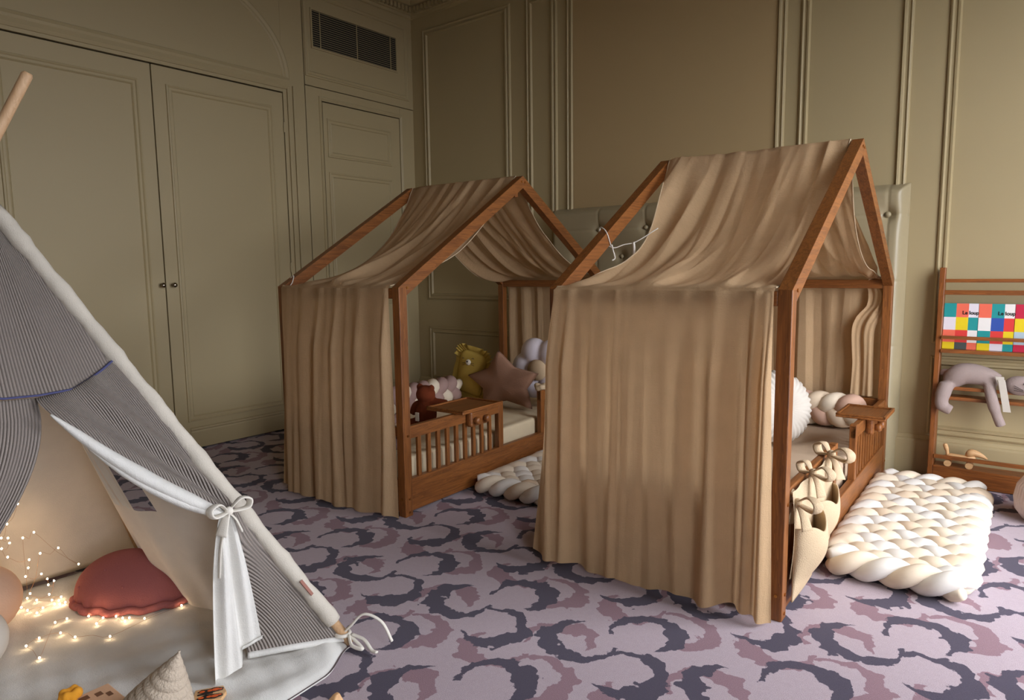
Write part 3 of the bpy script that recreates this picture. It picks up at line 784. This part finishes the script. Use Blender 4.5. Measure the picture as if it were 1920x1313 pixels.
# hanging pocket organiser
t = Thing('hanging_pockets', 'beige linen hanging pocket organiser tied to the bed rail with bows', 'organiser')
def backp(a, b):                                                     # a along rail, b top->bottom
    u = lerp(.065, .60, a); z = lerp(.425, .125-.02*math.sin(3*a), b); return T2(u, -.004-.010*math.sin(math.pi*b)-.003*math.sin(20*a), z)
t.part('back_cloth', MB().grid(backp, 40, 30), 'linen', smooth=True)
def pocket(u0, u1, zt, zb, dep):
    def f(a, b):
        u = lerp(u0, u1, a); z = lerp(zt-.022*math.sin(math.pi*a), zb, b); w = math.sin(math.pi*a)**.55
        o = dep*w*(1-.95*b**3.0)*(.55+.45*math.sin(math.pi*min(1, b+.25))); return T2(u, -.012-o, z+.012*math.sin(9*a)*(1-b))
    return MB().grid(f, 40, 30)
for (a, b, zt, zb, dp) in ((.07, .33, .30, .045, .075), (.335, .60, .315, .095, .055)):
    p = t.part('pocket', pocket(a, b, zt, zb, dp), 'linen', smooth=True, solid=.004)
def bow(c, ax, s=1.0, up=Vector((0, 0, 1)), out=Vector((1, 0, 0))):
    mbs = []
    for sg in (-1, 1):
        l = catmull([c, c+(ax*sg*.035+up*.028+out*.012)*s, c+(ax*sg*.066+up*.018+out*.014)*s, c+(ax*sg*.058-up*.006+out*.016)*s, c+(ax*sg*.02-up*.004+out*.006)*s, c], 6)
        n = len(l); mbs.append(MB().tube(l, [.0125*s*(.5+.9*math.sin(math.pi*i/(n-1))) for i in range(n)], 10, flat=.28))
        l = catmull([c, c+(ax*sg*.018-up*.030+out*.010)*s, c+(ax*sg*.034-up*.070+out*.012)*s], 6); n = len(l)
        mbs.append(MB().tube(l, [.008*s+.012*s*i/(n-1) for i in range(n)], 10, flat=.22))
    mbs.append(MB().ell(c+out*.006*s, (.013*s, .013*s, .014*s), None, 12, 8)); return mbs
for (u, z, s) in ((.09, .385, 1.15), (.28, .44, 1.1), (.55, .445, 1.25)):
    for mb in bow(T2(u, -.012, z), (T2(.55, .83, 0)-T2(0, 0, 0)), s, out=(T2(-.5, -.8, 0)-T2(0, 0, 0))): t.part('bow', mb, 'linen', smooth=True)
t.build()

# ================================================================== BOOKSHELF
SX0, SX1 = 3.955, 4.90
t = Thing('bookshelf', 'low brown wooden book rack against the back wall', 'bookshelf')
for x in (SX0, SX1-.026): t.part('side_post', MB().hexa([(x, -.142, 0), (x+.026, -.142, 0), (x+.026, -.028, 0), (x, -.028, 0), (x, -.085, 1.144), (x+.026, -.085, 1.144), (x+.026, -.028, 1.144), (x, -.028, 1.144)]), 'shelf_z', bevel=.003)
a, b = SX0+.026, SX1-.026
for (y0, y1, z0, z1, nm) in ((-.075, -.057, 1.066, 1.084, 'rail'), (-.079, -.057, 1.002, 1.026, 'rail'), (-.118, -.106, .772, .790, 'rail'), (-.118, -.03, .700, .718, 'shelf'),
                             (-.128, -.114, .508, .526, 'rail'), (-.128, -.03, .454, .472, 'shelf'), (-.14, -.126, .138, .158, 'rail'), (-.14, -.03, .082, .098, 'shelf'), (-.14, -.122, .004, .082, 'front_board')):
    t.part(nm, MB().box((a, y0, z0), (b, y1, z1)), 'shelf_x', bevel=.002)
t.build()
def book(x0, grid_, text, label):
    w, h, dpt = .150, .238, .014; tilt = .03
    t = Thing('picture_book', label, 'book', 'picture books facing out on the rack')
    y = -.072; z0 = .7185
    def pt(fx, fz, d): return (x0+fx*w, y-d+tilt*fz*.6, z0+fz*h)
    names = sorted({c for row in grid_ for c in row}); m = MB(); R, Cc = len(grid_), len(grid_[0])
    xs = [0, .36, .72, 1] if Cc == 3 else [0, .4, 1]; zs = [1, .70, .42, .15, 0]
    t.part('page_block', MB().hexa([pt(.01, .006, 0), pt(.99, .006, 0), pt(.99, .006, -dpt), pt(.01, .006, -dpt), pt(.01, .994, 0), pt(.99, .994, 0), pt(.99, .994, -dpt), pt(.01, .994, -dpt)]), 'print_white')
    for r in range(R):
        for c in range(Cc):
            q = [pt(xs[c], zs[r+1], .0015), pt(xs[c+1], zs[r+1], .0015), pt(xs[c+1], zs[r], .0015), pt(xs[c], zs[r], .0015)]; p2 = [pt(xs[c], zs[r+1], 0), pt(xs[c+1], zs[r+1], 0), pt(xs[c+1], zs[r], 0), pt(xs[c], zs[r], 0)]
            m.hexa([q[0], q[1], p2[1], p2[0], q[3], q[2], p2[2], p2[3]], names.index(grid_[r][c]))
    cv = t.part('cover', m, ['print_'+n for n in names])
    bk = t.part('back_cover', MB().hexa([pt(0, 0, -dpt), pt(1, 0, -dpt), pt(1, 0, -dpt-.0015), pt(0, 0, -dpt-.0015), pt(0, 1, -dpt), pt(1, 1, -dpt), pt(1, 1, -dpt-.0015), pt(0, 1, -dpt-.0015)]), 'print_teal')
    e = t.build()
    if text:
        cu = bpy.data.curves.new('title_text', 'FONT'); cu.body = text; cu.size = .026; cu.extrude = .0004; cu.offset = .0006; cu.align_x = 'LEFT'
        tmp = bpy.data.objects.new('title_text', cu); me = bpy.data.meshes.new_from_object(tmp); bpy.data.objects.remove(tmp); me.materials.clear(); me.materials.append(MATS['print_ink']); me.name = 'title_text'
        ob = bpy.data.objects.new('title_text', me); COL.objects.link(ob); ob.parent = e
        p = Vector(pt(.54, .765, .0022)); ob.location = p-e.location; ob.rotation_euler = (math.pi/2-.0, 0, 0); ob.scale = (.92, 1, 1)
    return e
book(3.983, [['teal', 'coral', 'pale'], ['pale', 'yellow', 'teal'], ['coral', 'red', 'white'], ['yellow', 'slate', 'coral']], 'Le loup', 'picture book with a teal and coral checked cover, first from the rack post')
book(4.135, [['coral', 'teal', 'white'], ['white', 'blue', 'red'], ['teal', 'red', 'yellow'], ['yellow', 'pale', 'teal']], 'Le loup', 'picture book with a blue, red and teal checked cover, second from the rack post')
book(4.287, [['crimson', 'coral', 'pale'], ['yellow', 'teal', 'white'], ['ice', 'pale', 'coral'], ['crimson', 'slate', 'yellow']], '', 'picture book with a crimson and yellow checked cover, third from the rack post')
# cat plush lying on the second shelf
t = Thing('plush_cat', 'pale grey plush cat asleep along the rack shelf', 'plush toy'); m = MB(); Y0 = -.135
m.tube(catmull([(4.035, -.10, .56), (4.09, -.10, .595), (4.17, -.10, .59), (4.24, -.105, .565)], 6), [.045, .05, .053, .055, .056, .056, .056, .055, .055, .054, .053, .052, .05, .049, .047, .045, .043, .04, .038], 14)
m.ell((4.045, -.105, .565), (.048, .04, .05)); m.ell((4.325, -.115, .555), (.065, .045, .05))
m.tube(catmull([(4.02, -.125, .54), (4.005, Y0-.02, .47), (4.01, Y0-.025, .425), (4.05, Y0-.025, .405)], 6), [.036]*6+[.032]*7+[.027]*6, 12)
m.tube(catmull([(4.20, -.125, .555), (4.222, Y0-.022, .47), (4.245, Y0-.028, .40), (4.265, Y0-.028, .35)], 6), [.027]*10+[.023]*9, 12)
m.tube(catmull([(4.375, -.11, .585), (4.42, -.10, .61), (4.45, -.09, .625)], 5), [.026, .025, .024, .022, .021, .019, .017, .015, .012, .009, .004], 10)
m.tube(catmull([(4.02, -.08, .60), (3.995, -.075, .60), (3.99, -.07, .57)], 5), .012, 8)
t.part('body', m, 'plush_cat', remesh=.0065)
yf = -.163
t.part('eye', MB().tube([(4.345, yf, .578), (4.341, yf-.001, .570), (4.348, yf-.001, .563), (4.358, yf, .562)], .0018, 6), 'black_thread')
t.part('nose', MB().ell((4.352, yf-.001, .532), (.008, .004, .006), None, 10, 6), 'tag_leather')
for k in range(3): t.part('whisker', MB().tube([(4.342, yf-.001, .540-.004*k), (4.305, yf+.002, .560-.012*k)], .0012, 5), 'black_thread')
for mb in (MB().hexa([(4.255, -.165, .50), (4.278, -.165, .50), (4.278, -.160, .50), (4.255, -.160, .50), (4.225, -.168, .60), (4.262, -.168, .60), (4.262, -.160, .60), (4.225, -.160, .60)]),
           MB().hexa([(4.268, -.170, .425), (4.300, -.170, .425), (4.300, -.168, .425), (4.268, -.168, .425), (4.238, -.172, .585), (4.268, -.172, .585), (4.268, -.168, .585), (4.238, -.168, .585)])):
    t.part('neck_ribbon', mb, 'pleat_white', bevel=.002)
t.build()
# wooden rolling toy on the lowest shelf
t = Thing('wooden_pull_toy', 'small wooden rolling animal toy on the lowest rack shelf', 'toy'); y = -.105
t.part('body', MB().tube([(4.03, y, .145), (4.055, y, .152), (4.13, y, .15), (4.165, y, .158)], [.012, .018, .018, .014], 12, flat=.8), 'pale_wood', smooth=True)
t.part('tail', MB().tube(catmull([(4.043, y, .150), (4.036, y, .185), (4.026, y, .215)], 5), [.008]*5+[.011]*5+[.007], 10), 'pale_wood', smooth=True)
t.part('head', MB().tube(catmull([(4.125, y, .162), (4.15, y, .182), (4.19, y, .172), (4.215, y, .158)], 4), [.010, .016, .019, .021, .020, .018, .016, .014, .012, .010, .008, .006, .004], 10), 'pale_wood', smooth=True)
for x in (4.045, 4.140):
    for yy in (-.0225, .0225): t.part('wheel', MB().tube([(x, y+yy-.005, .116), (x, y+yy+.005, .116)], .017, 20), 'pale_wood')
t.build()
# knotted ribbed sack at the edge
t = Thing('ribbed_pouf', 'pinkish ribbed fabric pouf with a knotted top beside the rack', 'pouf'); c = (4.475, -.50, 0)
prof = [(.05, 0), (.10, .01), (.128, .05), (.135, .10), (.125, .16), (.095, .21), (.055, .245), (.035, .262), (.045, .285), (.052, .305), (.03, .325), (.005, .33)]
t.part('sack', MB().lathe(c, prof, 160, None, .022, 40), 'pouf_pink', smooth=True)
t.part('knot', MB().tube([(c[0]+.040*math.cos(a*.5), c[1]+.040*math.sin(a*.5), .262+.006*math.sin(a)) for a in range(13)], .013, 10), 'pouf_pink', smooth=True); t.build()
single('white_cable', MB().tube(catmull([(3.70, -.075, .008), (3.775, -.10, .008), (3.85, -.09, .008), (3.91, -.045, .008), (3.95, -.04, .008)], 8), .006, 8), 'cable_white', 'white power cable on the floor by the rack foot', 'cable', smooth=True)
single('black_cable', MB().tube(catmull([(3.70, -.045, .008), (3.78, -.055, .008), (3.86, -.05, .010), (3.93, -.035, .008), (3.95, -.035, .008)], 8), .006, 8), 'cable_black', 'black power cable on the floor by the headboard foot', 'cable', smooth=True)

# ================================================================== TEEPEE
A = Vector((2.03, -3.70, 1.42)); F = Vector((2.745, -3.04, .012)); FLc = Vector((2.82, -4.30, .012)); RB = Vector((1.52, -3.12, .012)); LB = Vector((1.47, -4.28, .012))
n_front = (FLc-F).cross(A-F).normalized(); n_front = n_front if n_front.x > 0 else -n_front
n_side = (RB-F).cross(A-F).normalized(); n_side = n_side if n_side.y < 0 else -n_side
t = Thing('play_teepee', 'grey ribbed play tent with tied-back white flap and wooden poles', 'tent')
def pole_bend(p, q, k):                                              # slight outward bow of the front pole
    return p.lerp(q, k)
for P0, over in ((F, .22), (FLc, .22), (RB, .22), (LB, .34)):
    d = (A-P0); e = A+d.normalized()*over; off = Vector((0, 0, 0))
    t.part('pole', MB().tube([P0-d.normalized()*.0, e-d.normalized()*.008, e], [.0145, .0145, .010], 16), 'pole_wood', smooth=True)
sl = [F.lerp(A, k/60) for k in range(3, 58)]; rnd = random.Random(5)
t.part('pole_sleeve', MB().tube([p+Vector((rnd.uniform(-1, 1), rnd.uniform(-1, 1), 0))*.0012 for p in sl], [.0235+.002*math.sin(k*.9)+.0015*math.sin(k*2.3) for k in range(len(sl))], 16), 'canvas_sleeve', smooth=True)
sl2 = [FLc.lerp(A, k/60) for k in range(3, 58)]
t.part('pole_sleeve', MB().tube(sl2, .0235, 14), 'canvas_sleeve', smooth=True)
# back and left walls, inside canvas
def wall(P, Q, nrm, bulge):
    def f(s, k):
        b = P.lerp(Q, s).lerp(A, k*.96); w = bulge*math.sin(math.pi*s)*(1-k)
        return b+nrm*(w+.004*math.sin(26*s+4*k)*(1-k))+Vector((0, 0, (.02+.045*math.sin(math.pi*s)) if k == 0 else 0))
    return MB().grid(f, 60, 60)
t.part('back_wall', wall(LB, RB, Vector((1, 0, .4)).normalized(), .05), 'canvas', smooth=True)
t.part('left_wall', wall(LB, FLc, Vector((0, 1, .4)).normalized(), .03), 'canvas', smooth=True)
# right wall bulges inwards and has a window
def rw(s, k):
    b = F.lerp(RB, s).lerp(A, k*.97); w = .165*math.sin(math.pi*s)*(1-k)**.8*(.75+.9*k)
    w += .006*math.sin(40*s+9*k)*math.sin(math.pi*s)*(1-k); return b+n_side*w
WS0, WS1, WK0, WK1 = .33, .458, .325, .44
t.part('right_wall', MB().grid(rw, 120, 120, skip=lambda s, k: WS0 < s < WS1 and WK0/.97 < k < WK1/.97), 'canvas', smooth=True)
def strip(s0, s1, k0, k1, off): return MB().grid(lambda a, b: rw(lerp(s0, s1, a), lerp(k0, k1, b))+n_side*off, 12, 24)
for (s0, s1) in ((.468, .535), (.55, .62)): t.part('window_flap', strip(s0, s1, .335, .50, .006), 'canvas_white', smooth=True)
# ---- front face: (e: 0 at right pole .. 1 at left pole, h: 0 floor .. 1 apex)
def fr(e, h, off=0.0): return F.lerp(FLc, e).lerp(A, h)+n_front*off
def locate(p):                                                      # world point near the front face -> (e,h)
    h = (p.z-.012)/(A.z-.012); a = F.lerp(A, h); b = FLc.lerp(A, h); e = (p-a).dot(b-a)/max(1e-6, (b-a).length_squared); return e, h
seam = [(0, .648), (.12, .628), (.22, .612), (.34, .595), (.5, .592), (.66, .595), (.88, .628), (1, .648)]
def seam_h(e): return interp(e, [q[0] for q in seam], [q[1] for q in seam])
def up(e, k):
    h = lerp(seam_h(e), .985, k); return fr(e, h, .010*math.sin(math.pi*e)*(1-k)+.002*math.sin(22*e))
def uvf(e, h): return ((e-.5)*1.26*(1-h*.75), h)
t.part('front_top', MB().grid(up, 60, 60, uvfn=lambda e, k: uvf(e, lerp(seam_h(e), .985, k))), 'grey_rib', smooth=True)
t.part('blue_seam', MB().tube([fr(k/60, seam_h(k/60), .006+.010*math.sin(math.pi*k/60)) for k in range(61)], .005, 8, flat=.6), 'blue_tape', smooth=True)
# right flap, gathered to the tie point beside the pole
SL = Vector((2.391, -3.717, .841)); TIE = Vector((2.556, -3.325, .469)); BT = Vector((2.60, -3.30, .045))
def inner_edge(z):
    if z > TIE.z:
        k = (z-TIE.z)/(SL.z-TIE.z); p = TIE.lerp(SL, k); p += Vector((0, -.012, 0))*math.sin(math.pi*k); return p
    k = (TIE.z-z)/(TIE.z-BT.z); p = TIE.lerp(BT, k); return p
def flap(c, k):                                                     # c: 0 pole .. 1 inner edge; k: 0 hem .. 1 seam
    z1 = lerp(.05, .0, 0); zi = lerp(BT.z, SL.z+.004, k); zp = lerp(.03, .012+(A.z-.012)*.648, k)
    a = F.lerp(A, (zp-.012)/(A.z-.012)); b = inner_edge(min(zi, SL.z)); p = a.lerp(b, c)
    top = sstep(TIE.z, SL.z, zi)
    if k > .9: q = (k-.9)/.1; e = lerp(0, .505, c); p = p.lerp(fr(e, seam_h(e), 0), q*q)
    g = math.sin(math.pi*c)**.8
    fold = .016*math.sin(15*c+5*(1-k))*g*sstep(.45, .62, k)*(1-sstep(.9, 1, k)) + .005*math.sin(9*c+2)*g*(1-sstep(.4, .55, k))
    return p+n_front*(fold+.012*g)
t.part('right_flap', MB().grid(flap, 90, 110, uvfn=lambda c, k: (c*(.06+.55*sstep(.35, 1, k)+.30*(1-sstep(0, .5, k))), k)), 'grey_rib', smooth=True)
t.part('flap_hem', MB().tube([flap(k/40, 0)+Vector((0, 0, -.004)) for k in range(41)], .010, 8), 'canvas_white', smooth=True)
# rolled white lining along the opening
rp = [inner_edge(lerp(SL.z-.03, TIE.z+.004, k/50))+n_front*.016+Vector((0, 0, -.008-.014*math.sin(math.pi*k/50))) for k in range(51)]
t.part('rolled_lining', MB().tube(rp, [interp(k/50, [0, .15, .5, .8, 1], [.004, .016, .028, .026, .016]) for k in range(51)], 14, flat=.7), 'canvas_white', smooth=True)
rp2 = [p+Vector((.004, 0, -.022*math.sin(math.pi*k/50)**.7)) for k, p in enumerate(rp)]
t.part('rolled_lining', MB().tube(rp2[8:], [interp(k/42, [0, .3, .7, 1], [.003, .016, .022, .014]) for k in range(43)], 12, flat=.7), 'canvas_white', smooth=True)
# tail of the lining below the tie
vdir = (FLc-F).normalized()
def tail(c, k):
    w = lerp(.030, .150, k**.6); x = (c-.42)*w
    z = lerp(TIE.z, .045+.05*sstep(.45, .85, 1-c)*0-.02*c+(.05 if c < .35 else 0)*sstep(.9, 1, k), k)
    p = TIE.lerp(Vector((2.635, -3.345, TIE.z)), k*.9); p.z = z
    return p+vdir*x+n_front*(.018+.014*math.sin(11*c+1.5*k)*min(1, k*3)+.006*math.sin(23*c+3))
t.part('lining_tail', MB().grid(tail, 48, 50), 'canvas_white', smooth=True)
for mb in bow(TIE+n_front*.03, vdir*-1, .95, out=n_front): t.part('bow', mb, 'cord_white', smooth=True)
t.part('bow', MB().tube(catmull([TIE+n_front*.04, TIE+n_front*.045+vdir*.035+Vector((0, 0, -.09)), TIE+n_front*.05+vdir*.05+Vector((0, 0, -.185))], 8), .005, 8, flat=.5), 'cord_white', smooth=True)
# left flap
SLl = SL+vdir*.004
def lflap(c, k):                                                    # c 0 = inner edge, 1 = left pole
    z = lerp(.35, SL.z, k); h = (z-.012)/(A.z-.012); e0 = lerp(.86, .502, sstep(0, 1, k)**.9); e = lerp(e0, 1, c)
    if k > .92: h = lerp(h, seam_h(e), (k-.92)/.08)
    return fr(e, h, .010*math.sin(22*c+4*k)*math.sin(math.pi*min(1, c*1.2))*(1-k)+.008*(1-k))
t.part('left_flap', MB().grid(lflap, 70, 60, uvfn=lambda c, k: (c*.42, k)), 'grey_rib', smooth=True)
t.part('label_tag', MB().beam(F.lerp(A, .115)+n_front*.026-vdir*-.014, F.lerp(A, .148)+n_front*.026-vdir*-.014, .010, .003, n_front), 'tag_leather')
# tie cord around the foot
c0 = F.lerp(A, .022); o = Vector((.9, .43, 0)).normalized()
for pts in ([c0, c0+o*.03+Vector((0, 0, .03)), c0+o*.065+Vector((0, .01, .065)), c0+o*.10+Vector((.02, .02, .045)), c0+o*.125+Vector((.03, .02, -.012))],
            [c0+o*.02, c0+o*.045+Vector((.0, -.01, -.01)), c0+o*.075+Vector((.02, -.03, -.022)), c0+o*.06+Vector((.0, -.035, -.018)), c0+o*.03+Vector((0, -.012, .002))],
            [c0+o*.03, c0+o*.06+Vector((.015, 0, -.01)), c0+o*.09+Vector((.03, -.02, -.026)), c0+o*.115+Vector((.03, -.03, -.026))]):
    t.part('tie_cord', MB().tube(catmull([Vector((p.x, p.y, max(p.z, .008))) for p in pts], 8), .0065, 8, flat=.6), 'cord_white', smooth=True)
t.part('tie_cord', MB().tube([c0+(Vector((math.cos(a), math.sin(a), 0)))*.021 for a in [k*math.pi/8 for k in range(17)]], .006, 8), 'cord_white', smooth=True)
t.build()
# padded floor mat of the tent
def fmat(a, b, top=True):
    x = lerp(1.49, 2.815+.035*math.sin(math.pi*min(1, b*1.0))-.06*(1-sstep(0, .12, b)), a); y = lerp(-3.05-.03*a*0, -4.32, b)
    e = min(a, 1-a, b, 1-b); z = .026*min(1, e/.035)**.5
    z += .0035*math.sin(60*a+26*b)*sstep(.45, .7, a)*min(1, e/.05)+.002*math.sin(95*b-30*a)*min(1, e/.05)
    return (x, y, (z+.003) if top else .0015)
t = Thing('tent_floor_mat', 'white padded floor mat inside the grey play tent', 'mat')
t.part('mat_top', MB().grid(fmat, 110, 110), 'canvas_white', smooth=True)
t.part('mat_underside', MB().grid(lambda a, b: (fmat(a, b)[0]+.006*(1 if a > .99 else 0), fmat(a, b)[1], .001 if 0 < a < 1 else .012), 60, 60), 'grey_fabric', smooth=True); t.build()

# ---- things in the tent
t = Thing('shell_cushion', 'dusty red padded cushion with a stitched rim inside the tent', 'cushion')
c = Vector((1.915, -3.325, .03)); xd = Vector((.62, .50, 0)).normalized(); yd = Vector((-.5, .62, 0)).normalized()
def shell(a, b):
    th = 2*math.pi*a; r = math.sin(math.pi*b/2); rx, ry = .205*(1+.10*math.cos(th)), .135
    z =   .012+.125*(math.cos(math.pi*b/2)**.75 if b < 1 else 0); sh = .045*(z/.17)
    pk = 1+.018*math.sin(26*th)*sstep(.7, 1, b)
    return c+xd*(rx*r*pk*math.cos(th)-.03*(z/.17))+yd*(ry*r*pk*math.sin(th)+sh)+Vector((0, 0, z+.02*(1-b)))
t.part('cushion_body', MB().grid(shell, 120, 40), 'red_clay', smooth=True)
t.part('stitched_rim', MB().tube([c+xd*(.208*(1+.10*math.cos(th))*math.cos(th)*(1+.02*math.sin(26*th)))+yd*.138*math.sin(th)*(1+.02*math.sin(26*th))+Vector((0, 0, .014+.004*math.sin(13*th))) for th in [2*math.pi*k/160 for k in range(160)]], .0125, 10, closed=True), 'red_clay', smooth=True)
for (a, b) in ((.70, .45), (.78, .72), (.92, .72), (.62, .78)): t.part('tuft', MB().ell(shell(a, b), (.005, .005, .005), None, 8, 6), 'red_clay')
t.build()
single('peach_cushion', MB().ell((1.80, -3.735, .145), (.112, .118, .112), None, 32, 20), 'peach', 'round peach cushion at the left inside the tent', 'cushion', smooth=True)
single('ivory_cushion', MB().ell((2.04, -3.83, .13), (.10, .105, .10), None, 32, 20), 'pleat_white', 'round ivory cushion at the front left inside the tent', 'cushion', smooth=True)
# fairy lights
UP = [(1.72,-3.583,.404),(1.72,-3.618,.345),(1.72,-3.545,.293),(1.72,-3.637,.303),(1.72,-3.619,.297),(1.72,-3.578,.284),(1.72,-3.616,.279),(1.72,-3.639,.267),(1.72,-3.625,.233),(1.72,-3.478,.215),(1.72,-3.533,.214),(1.72,-3.566,.203),(1.72,-3.571,.176),(1.72,-3.581,.149),(1.72,-3.535,.141),(1.72,-3.519,.117),(1.72,-3.500,.103),(1.72,-3.518,.095),(1.72,-3.420,.135),(1.72,-3.573,.085),(1.72,-3.518,.060)]
FLO = [(1.642,-3.561),(1.644,-3.589),(1.685,-3.546),(1.663,-3.626),(1.706,-3.617),(1.703,-3.597),(1.745,-3.592),(1.767,-3.554),(1.790,-3.579),(1.729,-3.514),(1.769,-3.520),(1.751,-3.501),(1.727,-3.485),(1.784,-3.509),(1.785,-3.493),(1.850,-3.481),(1.924,-3.475),(1.956,-3.484),(1.969,-3.445),(2.032,-3.430),(2.062,-3.422),(2.007,-3.460),(2.091,-3.427),(2.078,-3.408),(2.123,-3.380),(2.031,-3.489),(1.917,-3.534),(1.913,-3.567),(2.001,-3.582),(2.066,-3.564),(2.151,-3.497),(1.982,-3.634),(2.002,-3.675),(2.111,-3.675),(2.134,-3.263)]
t = Thing('fairy_lights', 'string of tiny warm fairy lights piled inside the tent', 'string lights')
up_s = [Vector(p) for p in UP]; fl_s = [Vector((x, y, .040)) for x, y in FLO]
def chain(pts):
    left_, out_ = list(pts[1:]), [pts[0]]
    while left_:
        q = min(left_, key=lambda p: (p-out_[-1]).length); left_.remove(q); out_.append(q)
    return out_
order = chain(up_s)+chain(fl_s); wp = []
for a, b in zip(order, order[1:]): wp += [a, a.lerp(b, .5)+Vector((.004, .0, .006 if a.z < .05 else -.012))]
wp.append(order[-1])
t.part('wire', MB().tube(catmull(wp, 3), .0004, 5), 'wire_copper')
for p in order: t.part('bulb', MB().ell(p, (.003, .003, .0036), None, 8, 6), 'bulb_glow')
lights_root = t.build()
for p, e in (((1.74, -3.56, .30), .12), ((1.76, -3.55, .10), .14), ((1.98, -3.475, .06), .10), ((2.04, -3.58, .07), .06), ((2.10, -3.40, .06), .05)):
    l = bpy.data.lights.new('fairy_glow', 'POINT'); l.energy = e; l.color = (1, .68, .38); l.shadow_soft_size = .03
    o = bpy.data.objects.new('fairy_glow', l); COL.objects.link(o); o.parent = lights_root; o.location = Vector(p)-lights_root.location
# corduroy cone cushion
t = Thing('cone_cushion', 'beige ribbed cone-shaped cushion at the tent entrance', 'cushion'); c = Vector((2.672, -3.600, .040)); prof = []
for k in range(80):
    f = k/79; z = .205*f; r = .078*(1-f**1.2)+.010*(1-f); prof.append((max(.003, r*(1+.13*abs(math.sin(k*math.pi/9.0)))), z))
R = (Vector((.072, .039, .19))).to_track_quat('Z', 'Y').to_matrix()
t.part('cushion_body', MB().lathe(c, prof, 48, R), 'corduroy', smooth=True); t.build()
# puzzle board with an orange crumpled flower, butterfly tile, pale wooden piece
t = Thing('puzzle_board', 'pale pink wooden puzzle board on the tent floor mat', 'toy'); bd = t.part('board', MB().box((2.42, -3.79, .030), (2.58, -3.61, .046)), 'puzzle_base', bevel=.003)
for (x, y, w, h) in ((2.435, -3.69, .02, .022), (2.445, -3.655, .02, .016), (2.465, -3.635, .022, .012), (2.50, -3.73, .03, .02)): t.part('cutout', MB().box((x, y, .0455), (x+w, y+h, .0468)), 'dark_hole')
t.build()
m = MB(); c = Vector((2.43, -3.705, .050))
for k in range(8):
    a = k*.785; m.ell(c+Vector((.014*math.cos(a), .018*math.sin(a), .012+.006*(k % 2))), (.013, .011, .016), Matrix.Rotation(a, 3, 'Z'), 10, 8)
single('wool_flower', m, 'orange_wool', 'crumpled orange felt flower on the puzzle board corner', 'toy', remesh=.0035)
t = Thing('butterfly_tile', 'wooden tile printed with an orange and black butterfly', 'toy'); c = Vector((2.690, -3.475, .034))
dx, dy = Vector((.55, .83, 0)).normalized(), Vector((-.83, .55, 0)).normalized()
def flat(pts, z0, z1):
    n = len(pts); vs = [c+dx*a+dy*b+Vector((0, 0, z0)) for a, b in pts]+[c+dx*a+dy*b+Vector((0, 0, z1)) for a, b in pts]
    return MB().add(vs, [tuple(range(n))[::-1], tuple(range(n, 2*n))]+[(k, (k+1) % n, n+(k+1) % n, n+k) for k in range(n)])
t.part('tile', flat([(-.035, -.03), (.04, -.03), (.05, .0), (.04, .03), (-.03, .03)], 0, .012), 'pale_wood', bevel=.002)
for sg in (1, -1):
    w = [(-.002, .002*sg), (.040, .008*sg), (.042, .018*sg), (.022, .026*sg), (.002, .022*sg), (-.014, .024*sg), (-.024, .014*sg)]; w = w if sg > 0 else w[::-1]
    p = t.part('wing', flat(w, .012, .0128), 'butterfly_black')
    for (a, b, r) in ((.022, .015, .008), (.008, .014, .006), (.034, .013, .004), (-.012, .014, .006)):
        t.part('wing_patch', flat([(a+r*math.cos(q*.785)*1.2, sg*b+r*.75*math.sin(q*.785)) for q in range(8)], .0128, .0134), 'butterfly_orange', under=p)
t.part('body', flat([(-.022, -.002), (.016, -.002), (.016, .002), (-.022, .002)], .0128, .015), 'butterfly_black'); t.build()
m = MB(); c = Vector((2.965, -3.262, 0))
m.hexa([c+Vector(p) for p in ((-.03, -.045, 0), (.022, -.045, 0), (.022, .02, 0), (-.03, .02, 0), (-.006, -.008, .045), (.006, -.008, .045), (.006, .006, .045), (-.006, .006, .045))])
single('wooden_block', m, 'pale_wood', 'pale wooden pointed block on the carpet outside the tent', 'toy', bevel=.004)
